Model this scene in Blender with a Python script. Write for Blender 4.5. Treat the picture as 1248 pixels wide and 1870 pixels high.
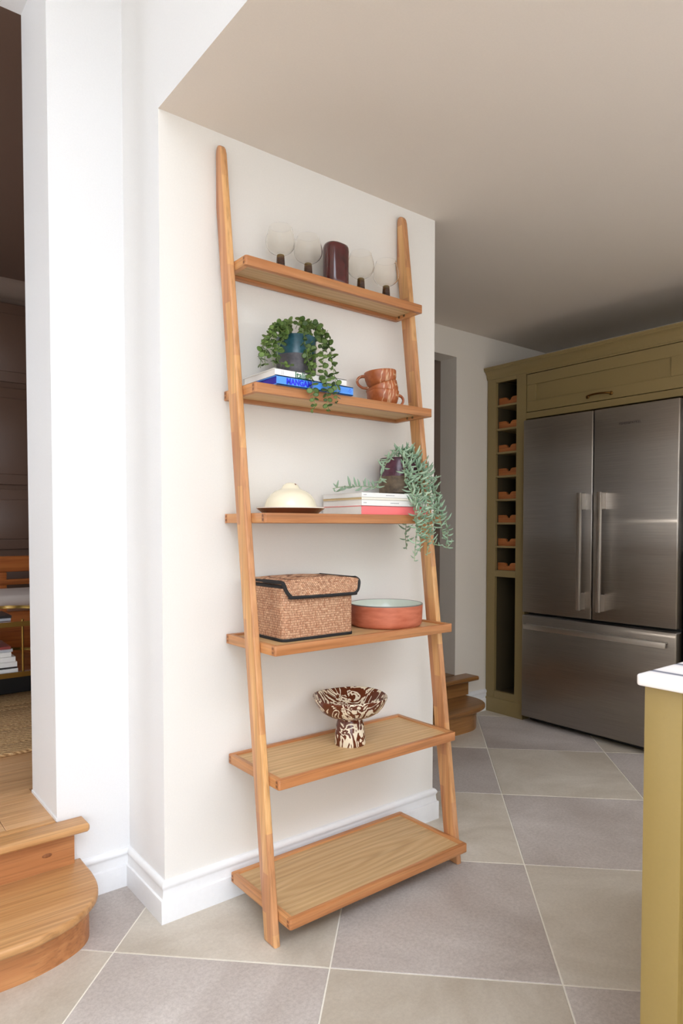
import bpy, bmesh, math, random
from mathutils import Vector, Matrix, noise as mnoise
for _o in list(bpy.data.objects):
    bpy.data.objects.remove(_o, do_unlink=True)
S = bpy.context.scene
COL = S.collection
R = math.radians
random.seed(7)

# ---------------------------------------------------------------- camera
cd = bpy.data.cameras.new('camera')
cam = bpy.data.objects.new('camera', cd)
COL.objects.link(cam)
yaw, pitch = R(38.349), R(-1.84)
fw = Vector((math.sin(yaw) * math.cos(pitch), math.cos(yaw) * math.cos(pitch), math.sin(pitch)))
rt = Vector((math.cos(yaw), -math.sin(yaw), 0))
up = rt.cross(fw)
cam.matrix_world = Matrix(((rt.x, up.x, -fw.x, -.794), (rt.y, up.y, -fw.y, -1.840), (rt.z, up.z, -fw.z, 1.155), (0, 0, 0, 1)))
cd.sensor_fit = 'HORIZONTAL'
cd.sensor_width = 36
cd.lens = 36 * 1224.55 / 1248
cd.shift_y = (1002.43 - 935) / 1248
cd.clip_start = .02
S.camera = cam

# ---------------------------------------------------------------- sky, daylight portals, exposure
W = bpy.data.worlds.new('overcast_sky')
S.world = W
W.use_nodes = True
bg = W.node_tree.nodes['Background']
bg.inputs[0].default_value = (.875, .955, 1.085, 1)
bg.inputs[1].default_value = 1.0
S.view_settings.view_transform = 'Standard'
S.view_settings.look = 'None'
S.view_settings.gamma = 1
S.view_settings.use_curve_mapping = False
S.view_settings.exposure = 2.76


def portal(name, loc, rot, sx, sy):
    l = bpy.data.lights.new(name, 'AREA')
    l.shape = 'RECTANGLE'
    l.size, l.size_y = sx, sy
    l.cycles.is_portal = True
    o = bpy.data.objects.new(name, l)
    o.location = loc
    o.rotation_euler = rot
    COL.objects.link(o)


portal('skylight_portal', (-1.3, -3.1, 3.42), (0, 0, 0), 2.6, 2.4)
portal('added_skylight_portal', (1.45, -3.2, 3.42), (0, 0, 0), 2.9, 2.2)  # unseen rooflight opening added to brighten the kitchen side
portal('garden_door_portal', (-2.0, -4.52, 1.1), (R(90), 0, 0), 1.6, 2.2)
portal('added_window_portal', (-2.31, 2.4, 1.8), (0, R(-90), 0), 1.4, 1.6)  # for the window added to brighten the room up the steps

# ---------------------------------------------------------------- materials
MATS = {}


class NT:
    def __init__(self, name):
        self.m = bpy.data.materials.new(name)
        self.m.use_nodes = True
        self.t = self.m.node_tree
        self.b = self.t.nodes['Principled BSDF']
        MATS[name] = self.m

    def n(self, typ, **kw):
        nd = self.t.nodes.new(typ)
        for k, v in kw.items():
            if k == 'inp':
                for kk, vv in v.items():
                    self.set(nd, kk, vv)
            else:
                setattr(nd, k, v)
        return nd

    def set(self, nd, k, v):
        s = nd.inputs[k]
        if isinstance(v, bpy.types.NodeSocket):
            self.t.links.new(v, s)
        elif isinstance(v, bpy.types.Node):
            self.t.links.new(v.outputs[0], s)
        else:
            s.default_value = v

    def bs(self, **kw):
        for k, v in kw.items():
            self.set(self.b, k.replace('_', ' '), v)
        return self

    def ramp(self, fac, stops, interp='LINEAR'):
        r = self.n('ShaderNodeValToRGB')
        r.color_ramp.interpolation = interp
        e = r.color_ramp.elements
        while len(e) < len(stops):
            e.new(.5)
        for i, (p, c) in enumerate(stops):
            e[i].position = p
            e[i].color = (*c, 1) if len(c) == 3 else c
        self.set(r, 0, fac)
        return r

    def math(self, op, a, b=None):
        m = self.n('ShaderNodeMath', operation=op)
        self.set(m, 0, a)
        if b is not None:
            self.set(m, 1, b)
        return m

    def mix(self, fac, a, b, mode='MIX'):
        m = self.n('ShaderNodeMix', data_type='RGBA', blend_type=mode)
        self.set(m, 0, fac)
        self.set(m, 6, a if not isinstance(a, tuple) else (*a, 1)[:4])
        self.set(m, 7, b if not isinstance(b, tuple) else (*b, 1)[:4])
        return m.outputs[2]

    def coord(self, which='Object', scale=(1, 1, 1), loc=(0, 0, 0), rot=(0, 0, 0)):
        if which == 'Position':
            c = self.n('ShaderNodeNewGeometry').outputs['Position']
        else:
            c = self.n('ShaderNodeTexCoord').outputs[which]
        mp = self.n('ShaderNodeMapping')
        self.set(mp, 0, c)
        mp.inputs['Scale'].default_value = scale
        mp.inputs['Location'].default_value = loc
        mp.inputs['Rotation'].default_value = rot
        return mp

    def noise(self, vec, scale=5, detail=3, rough=.5, dist=0):
        n = self.n('ShaderNodeTexNoise')
        self.set(n, 'Vector', vec)
        n.inputs['Scale'].default_value = scale
        n.inputs['Detail'].default_value = detail
        n.inputs['Roughness'].default_value = rough
        n.inputs['Distortion'].default_value = dist
        return n.outputs['Fac']

    def bump(self, h, strength=.2, dist=.002):
        b = self.n('ShaderNodeBump')
        self.set(b, 'Height', h)
        b.inputs['Strength'].default_value = strength
        b.inputs['Distance'].default_value = dist
        self.set(self.b, 'Normal', b)


def lin(r, g, b):
    f = lambda c: (c / 255 / 12.92) if c / 255 <= .04045 else ((c / 255 + .055) / 1.055) ** 2.4
    return (f(r), f(g), f(b))


def plain(name, rgb, rough=.5, metal=0, bump=0, bscale=60, **kw):
    t = NT(name)
    n = t.noise(t.coord('Object'), bscale, 4, .6)
    c = t.mix(n, tuple(x * .96 for x in rgb), tuple(min(1, x * 1.04) for x in rgb))
    t.bs(Base_Color=c, Roughness=rough, Metallic=metal, **kw)
    if bump:
        t.bump(n, bump, .001)
    return t.m


def oak(name, cd_, cm_, cl_, axis='X', stave=False, cathedral=0., rough=.42, pores=.8):
    t = NT(name)
    ax = 'XYZ'.index(axis)
    a = [9, 9, 9]
    a[ax] = .55
    f = [150, 150, 150]
    f[ax] = 3.5
    info = t.n('ShaderNodeObjectInfo')
    off = t.n('ShaderNodeCombineXYZ')
    r10 = t.math('MULTIPLY', info.outputs['Random'], 17.0)
    for i in range(3):
        t.set(off, i, r10)
    base = t.n('ShaderNodeVectorMath', operation='ADD')
    t.set(base, 0, t.n('ShaderNodeTexCoord').outputs['Object'])
    t.set(base, 1, off)

    def mp(sc):
        m = t.n('ShaderNodeMapping')
        t.set(m, 0, base.outputs[0])
        m.inputs['Scale'].default_value = sc
        return m
    n1 = t.noise(mp(a), 3, 5, .6, .7)
    fac = n1
    if cathedral:
        w = t.n('ShaderNodeTexWave', wave_type='RINGS', rings_direction='Z')
        sc = [2.2, 2.2, 2.2]
        sc[ax] = .3
        t.set(w, 'Vector', mp(sc))
        w.inputs['Scale'].default_value = 7
        w.inputs['Distortion'].default_value = 7
        w.inputs['Detail'].default_value = 3
        w.inputs['Detail Scale'].default_value = 1.2
        fac = t.n('ShaderNodeMix', data_type='FLOAT')
        t.set(fac, 0, cathedral)
        t.set(fac, 2, n1)
        t.set(fac, 3, w.outputs['Fac'])
        fac = fac.outputs[0]
    c = t.ramp(fac, [(.25, cd_), (.5, cm_), (.75, cl_)]).outputs[0]
    n2 = t.noise(mp(f), 1, 2, .5)
    pr = t.ramp(n2, [(.34, (pores,) * 3), (.5, (1, 1, 1))]).outputs[0]
    c = t.mix(1., c, pr, 'MULTIPLY')
    hs = t.n('ShaderNodeHueSaturation')
    t.set(hs, 'Color', c)
    val = t.math('MULTIPLY_ADD', info.outputs['Random'], .16)
    val.inputs[2].default_value = .92
    if stave:
        tc = t.n('ShaderNodeTexCoord').outputs['Object']
        d = t.n('ShaderNodeVectorMath', operation='DOT_PRODUCT')
        t.set(d, 0, tc)
        d.inputs[1].default_value = (0, 1, -.1225)
        lane = t.math('FLOOR', t.math('MULTIPLY', d.outputs['Value'], 38.0))
        sp = t.n('ShaderNodeSeparateXYZ')
        t.set(sp, 0, tc)
        zz = t.math('ADD', t.math('MULTIPLY', sp.outputs[2], 3.7), t.math('MULTIPLY', lane, .41))
        zz = t.math('FLOOR', t.math('ADD', zz, t.math('MULTIPLY', info.outputs['Random'], 5.3)))
        cx = t.n('ShaderNodeCombineXYZ')
        t.set(cx, 0, lane)
        t.set(cx, 1, zz)
        wn = t.n('ShaderNodeTexWhiteNoise', noise_dimensions='2D')
        t.set(wn, 'Vector', cx)
        v2 = t.math('MULTIPLY_ADD', wn.outputs['Value'], .34)
        v2.inputs[2].default_value = .8
        val = t.math('MULTIPLY', val, v2)
        hv = t.math('MULTIPLY_ADD', wn.outputs['Value'], .022)
        hv.inputs[2].default_value = .485
        t.set(hs, 'Hue', hv)
    t.set(hs, 'Value', val)
    t.bs(Base_Color=hs, Roughness=rough)
    t.bump(n2, .08, .0006)
    return t.m


M = MATS
plain('white_paint', (.85, .82, .765), .6, bump=.03, bscale=220)
plain('ceiling_paint', (.78, .70, .61), .7, bump=.03, bscale=200)
plain('daylit_white', (.83, .825, .82), .6, bump=.02, bscale=200)  # cooler white for well and pier, daylight tone put into the colour
plain('skirting_paint', (.86, .86, .86), .35)
plain('taupe_paint', lin(122, 96, 80), .6, bump=.03)
plain('taupe_gloss', lin(108, 82, 66), .4)
plain('cornice_paint', lin(150, 128, 112), .55)
plain('hall_paint', lin(168, 148, 132), .7)
plain('olive_paint', lin(150, 126, 70), .42, bump=.03, bscale=150)
plain('drab_olive_paint', lin(146, 126, 83), .42, bump=.03, bscale=150)
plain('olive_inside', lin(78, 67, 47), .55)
plain('warmlit_white', (.84, .78, .69), .6, bump=.03, bscale=220)  # same white paint, with the light's warm cast put into the colour
plain('terrace_stone', lin(150, 145, 138), .8)
plain('grout', lin(244, 238, 224), .85, bump=.1)
plain('dark_gap', (.015, .014, .013), .6)
plain('brass', lin(170, 135, 70), .32, metal=1)
plain('antique_brass', lin(128, 92, 48), .38, metal=1)
t = NT('strip_glow')
t.bs(Base_Color=(1, 1, 1, 1), Emission_Color=(1, .95, .88, 1), Emission_Strength=22.)  # glow of the strip added for the fridge line
plain('screw_steel', lin(120, 100, 75), .35, metal=1)
plain('page_white', lin(238, 236, 232), .7)
plain('cover_white', lin(245, 244, 240), .35)
plain('cover_cream', lin(243, 238, 222), .4)
plain('cover_sand', lin(205, 178, 132), .5)
plain('cover_grey', lin(196, 198, 203), .4)
plain('cover_coral', lin(255, 124, 126), .4)
plain('cover_blue', lin(84, 156, 250), .4)
plain('page_violet', lin(56, 44, 168), .6)
plain('ink_indigo', lin(40, 52, 235), .5)
plain('ink_green', lin(22, 104, 62), .5)
plain('ink_grey', lin(168, 168, 172), .6)
plain('ink_dark', lin(60, 56, 54), .6)
plain('cover_dark', lin(52, 48, 48), .35)
plain('cover_red', lin(150, 70, 66), .35)
plain('black_trim', (.012, .012, .013), .7, bump=.3, bscale=400)
plain('cream_glaze', lin(246, 238, 212), .14, bump=.05, bscale=14)
plain('brown_glaze', lin(112, 56, 32), .16)
plain('rim_glaze', lin(236, 226, 210), .2)
plain('inside_glaze', lin(212, 220, 206), .16)
plain('rim_grey', lin(120, 112, 106), .4)
plain('oatmeal_fabric', lin(206, 192, 180), .9, bump=.3, bscale=300)
plain('soil', lin(40, 30, 22), .95, bump=.6, bscale=90)
plain('stem_green', lin(120, 140, 82), .6)
plain('stem_pale', lin(150, 168, 128), .6)
plain('leather_black', (.02, .02, .02), .5)

oak('oak_rail', lin(164, 104, 60), lin(190, 126, 77), lin(206, 148, 96), 'X')
oak('oak_side', lin(176, 116, 68), lin(200, 140, 88), lin(216, 162, 108), 'Y')
oak('oak_panel', lin(196, 156, 106), lin(208, 170, 120), lin(219, 183, 134), 'X', cathedral=.28, rough=.5, pores=.86)
oak('oak_pole', lin(182, 124, 76), lin(206, 152, 100), lin(224, 175, 124), 'Z', stave=True, rough=.36)
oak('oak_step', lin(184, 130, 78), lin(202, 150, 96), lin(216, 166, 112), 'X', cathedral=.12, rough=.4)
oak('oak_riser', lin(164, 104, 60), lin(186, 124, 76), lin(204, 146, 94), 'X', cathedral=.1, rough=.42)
oak('oak_plank', lin(178, 130, 86), lin(204, 158, 112), lin(220, 178, 132), 'X', rough=.42)
oak('oak_old_step', lin(126, 84, 44), lin(150, 104, 58), lin(172, 124, 74), 'X', rough=.35)
oak('pine_rest', lin(150, 84, 38), lin(178, 104, 52), lin(196, 122, 64), 'Y', rough=.5)
oak('teak', lin(150, 78, 30), lin(180, 100, 42), lin(196, 118, 56), 'X', rough=.4)
oak('end_grain', lin(120, 72, 40), lin(140, 88, 52), lin(150, 98, 60), 'Z', rough=.5)


def tile_mat(name, c0, c1, spk, big=2.6):
    t = NT(name)
    p = t.coord('Position')
    info = t.n('ShaderNodeObjectInfo').outputs['Random']
    ad = t.n('ShaderNodeVectorMath', operation='ADD')
    t.set(ad, 0, p)
    sc = t.n('ShaderNodeVectorMath', operation='SCALE')
    sc.inputs[0].default_value = (3.1, 7.7, 0)
    t.set(sc, 'Scale', info)
    t.set(ad, 1, sc.outputs[0])
    n1 = t.noise(ad.outputs[0], big, 6, .62, .6)
    c = t.ramp(n1, [(.3, c0), (.5, tuple((a + b) / 2 for a, b in zip(c0, c1))), (.7, c1)]).outputs[0]
    n2 = t.noise(ad.outputs[0], 95, 6, .8)
    c = t.mix(spk, c, t.ramp(n2, [(.35, (.55, .52, .5)), (.6, (1, 1, 1))]).outputs[0], 'MULTIPLY')
    hs = t.n('ShaderNodeHueSaturation')
    t.set(hs, 'Color', c)
    v = t.math('MULTIPLY_ADD', info, .1)
    v.inputs[2].default_value = .95
    t.set(hs, 'Value', v)
    t.bs(Base_Color=hs, Roughness=t.ramp(n1, [(.3, (.42,) * 3), (.7, (.58,) * 3)]).outputs[0])
    t.bump(n2, .06, .0006)


tile_mat('tile_beige', lin(184, 171, 152), lin(222, 213, 199), .26)
tile_mat('tile_lilac', lin(176, 164, 155), lin(212, 203, 196), .5)

t = NT('brushed_steel')
n = t.noise(t.coord('Object', (1, 1.4, 300)), 3, 3, .5)
n2 = t.noise(t.coord('Object', (1, 1.5, 1.0)), 2.2, 2, .5)
col = t.ramp(n, [(.3, lin(150, 143, 136)), (.7, lin(172, 165, 157))]).outputs[0]
t.bs(Base_Color=col, Metallic=1, Roughness=.32, Anisotropic=.9)
tg = t.n('ShaderNodeTangent', direction_type='UV_MAP')
t.set(t.b, 'Tangent', tg.outputs[0])
t.bump(n2, .05, .004)
ga = t.n('ShaderNodeBsdfAnisotropic')
t.set(ga, 'Color', col)
ga.inputs['Roughness'].default_value = .175
ga.inputs['Anisotropy'].default_value = -.9
t.set(ga, 'Tangent', tg.outputs[0])
mx = t.n('ShaderNodeMixShader')
mx.inputs[0].default_value = .45
t.t.links.new(t.b.outputs[0], mx.inputs[1])
t.t.links.new(ga.outputs[0], mx.inputs[2])
t.t.links.new(mx.outputs[0], t.t.nodes['Material Output'].inputs[0])
plain('handle_steel', lin(214, 208, 200), .42, metal=1)

t = NT('marble')
w = t.n('ShaderNodeTexWave', wave_type='BANDS', bands_direction='X')
t.set(w, 'Vector', t.coord('Object', (1, .18, 1), rot=(0, 0, R(3))))
w.inputs['Scale'].default_value = 3.1
w.inputs['Phase Offset'].default_value = 1.6
w.inputs['Distortion'].default_value = 3.5
w.inputs['Detail'].default_value = 5
w.inputs['Detail Scale'].default_value = 2
t.bs(Base_Color=t.ramp(w.outputs['Fac'], [(0, lin(110, 110, 120)), (.05, lin(190, 188, 194)), (.16, lin(236, 230, 226)), (1, lin(246, 240, 236))]).outputs[0], Roughness=.22)

t = NT('clear_glass')
t.bs(Base_Color=(1, .99, .97, 1), Roughness=0., IOR=1.16, Transmission_Weight=1.)
t = NT('table_glass')
t.bs(Base_Color=(.9, .88, .84, 1), Roughness=.02, IOR=1.45, Transmission_Weight=1.)
t = NT('amber_glass')
sp = t.n('ShaderNodeSeparateXYZ')
t.set(sp, 0, t.coord('Object'))
t.bs(Base_Color=t.ramp(t.math('MULTIPLY', sp.outputs[2], 14.), [(.4, lin(62, 30, 14)), (.78, lin(96, 56, 18)), (.9, lin(160, 130, 60))]).outputs[0],
     Roughness=.12, IOR=1.5, Transmission_Weight=.55)

t = NT('burgundy_glaze')
t.bs(Base_Color=t.ramp(t.noise(t.coord('Object'), 14, 4), [(.3, lin(66, 20, 22)), (.7, lin(92, 28, 29))]).outputs[0], Roughness=.14, Coat_Weight=.6)
t.bump(t.noise(t.coord('Object'), 22, 3), .22, .004)

t = NT('dip_glaze_blue')
sp = t.n('ShaderNodeSeparateXYZ')
t.set(sp, 0, t.coord('Object'))
nz = t.noise(t.coord('Object'), 24, 5, .65)
h = t.math('ADD', sp.outputs[2], t.math('MULTIPLY', nz, .012))
top = t.ramp(nz, [(.3, lin(26, 62, 74)), (.7, lin(58, 104, 116))]).outputs[0]
bot = t.ramp(nz, [(.3, lin(52, 50, 54)), (.7, lin(112, 108, 112))]).outputs[0]
k = t.math('GREATER_THAN', h, .075)
t.bs(Base_Color=t.mix(k, bot, top), Roughness=t.math('MULTIPLY_ADD', k, -.35))
t.t.nodes[-1].inputs[2].default_value = .6
t.bump(nz, .2, .002)

t = NT('dip_glaze_plum')
sp = t.n('ShaderNodeSeparateXYZ')
t.set(sp, 0, t.coord('Object'))
nz = t.noise(t.coord('Object'), 26, 5, .65)
h = t.math('ADD', sp.outputs[2], t.math('MULTIPLY', nz, .012))
top = t.ramp(nz, [(.3, lin(52, 22, 34)), (.7, lin(104, 64, 80))]).outputs[0]
bot = t.ramp(nz, [(.3, lin(48, 40, 36)), (.7, lin(128, 108, 84))]).outputs[0]
k = t.math('GREATER_THAN', h, .066)
t.bs(Base_Color=t.mix(k, bot, top), Roughness=t.math('MULTIPLY_ADD', k, -.4))
t.t.nodes[-1].inputs[2].default_value = .62
t.bump(nz, .2, .002)

t = NT('drip_terracotta')
nz = t.noise(t.coord('Object', (1, 1, .4)), 17, 3, .5, .8)
n3 = t.noise(t.coord('Object'), 60, 4)
c = t.ramp(n3, [(.3, lin(158, 84, 46)), (.7, lin(186, 106, 62))]).outputs[0]
k = t.ramp(nz, [(.485, (0, 0, 0)), (.50, (1, 1, 1)), (.512, (1, 1, 1)), (.527, (0, 0, 0))]).outputs[0]
kk = t.math('MULTIPLY', t.math('MULTIPLY', k, .8), t.ramp(t.noise(t.coord('Object', (1, 1, .6)), 11, 2), [(.44, (0, 0, 0)), (.52, (1, 1, 1))]).outputs[0])
t.bs(Base_Color=t.mix(kk, c, lin(226, 186, 146)), Roughness=.24)

t = NT('terracotta')
n3 = t.noise(t.coord('Object', (1, 1, 4)), 18, 4)
t.bs(Base_Color=t.ramp(n3, [(.3, lin(184, 96, 66)), (.7, lin(208, 122, 92))]).outputs[0], Roughness=.55)

t = NT('marbled_clay')
nz = t.noise(t.coord('Object', (1, 1, .8)), 12, 2.5, .5, 2.4)
s_ = t.math('FRACT', t.math('MULTIPLY', nz, 5.5))
c = t.ramp(s_, [(0, lin(98, 46, 26)), (.56, lin(236, 222, 196)), (.98, lin(98, 46, 26))], 'CONSTANT').outputs[0]
t.bs(Base_Color=c, Roughness=.2)

def weave(name, bw, rh):
    t = NT(name)
    info = t.coord('Object')
    sx = t.n('ShaderNodeSeparateXYZ')
    t.set(sx, 0, info)
    wob = t.noise(t.coord('Object'), 30, 2)
    u = t.math('ADD', t.math('SUBTRACT', sx.outputs[0], sx.outputs[1]), t.math('MULTIPLY', wob, .006))
    cv = t.n('ShaderNodeCombineXYZ')
    t.set(cv, 0, u)
    t.set(cv, 1, t.math('ADD', sx.outputs[2], t.math('MULTIPLY', wob, .005)))
    br = t.n('ShaderNodeTexBrick')
    t.set(br, 'Vector', cv)
    br.inputs['Scale'].default_value = 1
    br.inputs['Brick Width'].default_value = bw
    br.inputs['Row Height'].default_value = rh
    br.inputs['Mortar Size'].default_value = .0008
    br.inputs['Mortar Smooth'].default_value = .7
    br.inputs['Color1'].default_value = (*lin(232, 192, 156), 1)
    br.inputs['Color2'].default_value = (*lin(190, 136, 102), 1)
    br.inputs['Mortar'].default_value = (*lin(122, 76, 52), 1)
    nz = t.noise(t.coord('Object'), 210, 3, .75)
    c = t.mix(.85, br.outputs['Color'], t.ramp(nz, [(.32, (.5, .4, .34)), (.5, (1, 1, 1)), (.72, (1.3, 1.28, 1.22))]).outputs[0], 'MULTIPLY')
    t.bs(Base_Color=c, Roughness=.75)
    t.bump(t.math('ADD', br.outputs['Fac'], nz), -.5, .002)


weave('sea_grass', .0040, .0072)
weave('sea_grass_lid', .0075, .0046)

t = NT('jute')
p = t.coord('Object')
w = t.n('ShaderNodeTexWave', wave_type='BANDS', bands_direction='DIAGONAL')
t.set(w, 'Vector', p)
w.inputs['Scale'].default_value = 26
w.inputs['Distortion'].default_value = 5
w.inputs['Detail'].default_value = 3
nz = t.noise(t.coord('Object', (1, 1, 1)), 70, 4, .7)
f_ = t.math('ADD', t.math('MULTIPLY', w.outputs['Fac'], .35), t.math('MULTIPLY', nz, .85))
hs = t.n('ShaderNodeHueSaturation')
t.set(hs, 'Color', t.ramp(f_, [(.3, lin(136, 98, 60)), (.6, lin(192, 150, 100)), (.85, lin(220, 188, 140))]).outputs[0])
vv = t.math('MULTIPLY_ADD', t.n('ShaderNodeObjectInfo').outputs['Random'], .4)
vv.inputs[2].default_value = .85
t.set(hs, 'Value', vv)
t.bs(Base_Color=hs, Roughness=.9)
t.bump(f_, .8, .01)


def leaf_mat(name, c0, c1, rough):
    t = NT(name)
    i = t.n('ShaderNodeObjectInfo').outputs['Random']
    n = t.noise(t.coord('Object'), 60, 2)
    f = t.math('ADD', t.math('MULTIPLY', i, .8), t.math('MULTIPLY', n, .25))
    t.bs(Base_Color=t.ramp(f, [(.1, c0), (.9, c1)]).outputs[0], Roughness=rough, Subsurface_Weight=0.0)


leaf_mat('leaf_green', lin(54, 78, 30), lin(104, 130, 62), .4)
leaf_mat('leaf_sage', lin(112, 146, 116), lin(186, 210, 182), .5)

# ---------------------------------------------------------------- helpers
OFF = {}


def place(bm, tmp):
    me = bpy.data.meshes.new('t')
    tmp.to_mesh(me)
    tmp.free()
    bm.from_mesh(me)
    bpy.data.meshes.remove(me)


def box(bm, x0, x1, y0, y1, z0, z1, bev=0., seg=2, mi=0):
    t = bmesh.new()
    bmesh.ops.create_cube(t, size=1)
    for v in t.verts:
        v.co = Vector(((x0 + x1) / 2 + v.co.x * (x1 - x0), (y0 + y1) / 2 + v.co.y * (y1 - y0), (z0 + z1) / 2 + v.co.z * (z1 - z0)))
    if bev:
        bmesh.ops.bevel(t, geom=t.edges[:], offset=bev, segments=seg, affect='EDGES', profile=.5)
    for f in t.faces:
        f.material_index = mi
    place(bm, t)
    return bm


def prism(bm, pts, a0, a1, axis='Z', bev=0., seg=2, mi=0):
    """extrude a 2-D outline; axis Z: pts=(x,y); X: pts=(y,z); Y: pts=(x,z)"""
    t = bmesh.new()
    def P(p, a):
        return {'Z': (p[0], p[1], a), 'X': (a, p[0], p[1]), 'Y': (p[0], a, p[1])}[axis]
    lo = [t.verts.new(P(p, a0)) for p in pts]
    hi = [t.verts.new(P(p, a1)) for p in pts]
    n = len(pts)
    t.faces.new(lo)
    t.faces.new(hi[::-1])
    for i in range(n):
        t.faces.new((lo[i], hi[i], hi[(i + 1) % n], lo[(i + 1) % n]))
    bmesh.ops.recalc_face_normals(t, faces=t.faces[:])
    if bev:
        rim = [e for e in t.edges if (e.verts[0] in lo) == (e.verts[1] in lo)]
        bmesh.ops.bevel(t, geom=rim, offset=bev, segments=seg, affect='EDGES', profile=.5)
    for f in t.faces:
        f.material_index = mi
    place(bm, t)
    return bm


def lathe(bm, prof, cx=0, cy=0, cz=0, seg=40, mi=0, closed=False):
    t = bmesh.new()
    rings = []
    for r, z in prof:
        if r < 1e-6:
            rings.append([t.verts.new((cx, cy, cz + z))])
        else:
            rings.append([t.verts.new((cx + r * math.cos(2 * math.pi * i / seg), cy + r * math.sin(2 * math.pi * i / seg), cz + z)) for i in range(seg)])
    pairs = list(zip(rings, rings[1:]))
    if closed:
        pairs.append((rings[-1], rings[0]))
    for a, b in pairs:
        for i in range(seg):
            j = (i + 1) % seg
            if len(a) == 1 and len(b) == 1:
                continue
            if len(a) == 1:
                t.faces.new((a[0], b[j], b[i]))
            elif len(b) == 1:
                t.faces.new((a[i], a[j], b[0]))
            else:
                t.faces.new((a[i], a[j], b[j], b[i]))
    bmesh.ops.recalc_face_normals(t, faces=t.faces[:])
    for f in t.faces:
        f.material_index = mi
    place(bm, t)
    return bm


def tube(bm, pts, rad, seg=8, closed=False, mi=0):
    t = bmesh.new()
    pts = [Vector(p) for p in pts]
    n = len(pts)
    rings = []
    prev = None
    for i, p in enumerate(pts):
        a = pts[(i - 1) % n] if (i > 0 or closed) else p
        b = pts[(i + 1) % n] if (i < n - 1 or closed) else p
        d = (b - a).normalized()
        if prev is None:
            s = d.cross(Vector((0, 0, 1)))
            if s.length < .1:
                s = d.cross(Vector((1, 0, 0)))
        else:
            s = prev - d * prev.dot(d)
        s.normalize()
        prev = s
        q = d.cross(s)
        r = rad[i] if isinstance(rad, (list, tuple)) else rad
        rings.append([t.verts.new(p + (s * math.cos(2 * math.pi * k / seg) + q * math.sin(2 * math.pi * k / seg)) * r) for k in range(seg)])
    for i in range(n if closed else n - 1):
        a, b = rings[i], rings[(i + 1) % n]
        for k in range(seg):
            t.faces.new((a[k], a[(k + 1) % seg], b[(k + 1) % seg], b[k]))
    if not closed:
        t.faces.new(rings[0])
        t.faces.new(rings[-1][::-1])
    bmesh.ops.recalc_face_normals(t, faces=t.faces[:])
    for f in t.faces:
        f.material_index = mi
    place(bm, t)
    return bm


def smooth_path(pts, k=6):
    pts = [Vector(p) for p in pts]
    out = []
    n = len(pts)
    for i in range(n - 1):
        p0, p1, p2, p3 = pts[max(i - 1, 0)], pts[i], pts[i + 1], pts[min(i + 2, n - 1)]
        for j in range(k):
            u = j / k
            out.append(.5 * ((2 * p1) + (p2 - p0) * u + (2 * p0 - 5 * p1 + 4 * p2 - p3) * u * u + (3 * p1 - p0 - 3 * p2 + p3) * u ** 3))
    out.append(pts[-1])
    return out


def sweep(bm, path, prof, mi=0):
    """mitred moulding: path of (x,y); prof of (out, z); out is to the right of travel"""
    t = bmesh.new()
    P = [Vector(p) for p in path]
    rings = []
    for i, p in enumerate(P):
        ds = []
        if i > 0:
            ds.append((P[i] - P[i - 1]).normalized())
        if i < len(P) - 1:
            ds.append((P[i + 1] - P[i]).normalized())
        ns = [Vector((d.y, -d.x)) for d in ds]
        nn = ns[0] if len(ns) == 1 else (ns[0] + ns[1]) / (1 + ns[0].dot(ns[1]))
        rings.append([t.verts.new((p.x + nn.x * o, p.y + nn.y * o, z)) for o, z in prof])
    m = len(prof)
    for a, b in zip(rings, rings[1:]):
        for k in range(m):
            t.faces.new((a[k], a[(k + 1) % m], b[(k + 1) % m], b[k]))
    t.faces.new(rings[0])
    t.faces.new(rings[-1][::-1])
    bmesh.ops.recalc_face_normals(t, faces=t.faces[:])
    for f in t.faces:
        f.material_index = mi
    place(bm, t)
    return bm


def uvbox(me):
    uv = me.uv_layers.new(name='UVMap')
    for l in me.loops:
        c = me.vertices[l.vertex_index].co
        uv.data[l.index].uv = (c.y + c.x, c.z)


def obj(name, bm, mats, parent=None, smooth=40, uv=False):
    """mesh given in world coordinates; becomes a child of parent"""
    me = bpy.data.meshes.new(name)
    o = bpy.data.objects.new(name, me)
    off = OFF.get(parent.name, Vector()) if parent else Vector()
    if off.length:
        bmesh.ops.translate(bm, verts=bm.verts[:], vec=-off)
    bm.to_mesh(me)
    bm.free()
    for m in (mats if isinstance(mats, (list, tuple)) else [mats]):
        me.materials.append(M[m])
    if smooth:
        me.polygons.foreach_set('use_smooth', [True] * len(me.polygons))
        me.set_sharp_from_angle(angle=R(smooth))
    if uv:
        uvbox(me)
    COL.objects.link(o)
    if parent:
        o.parent = parent
        OFF[o.name] = off
    return o


def thing(name, loc, label, cat, group=None):
    o = bpy.data.objects.new(name, None)
    o.empty_display_size = .05
    COL.objects.link(o)
    o.location = loc
    OFF[o.name] = Vector(loc)
    return tag(o, label, cat, group)


def tag(o, label, cat, group=None):
    o['label'] = label
    o['category'] = cat
    if group:
        o['group'] = group
    return o


def struct(name, bm, mat, smooth=40):
    o = obj(name, bm, mat, None, smooth)
    o['kind'] = 'structure'
    return o


def bxo(*a, **k):
    return box(bmesh.new(), *a, **k)


def dup(o, parent=None):
    c = o.copy()
    COL.objects.link(c)
    if parent:
        c.parent = parent
    for ch in list(o.children):
        dup(ch, c)
    return c


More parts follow.
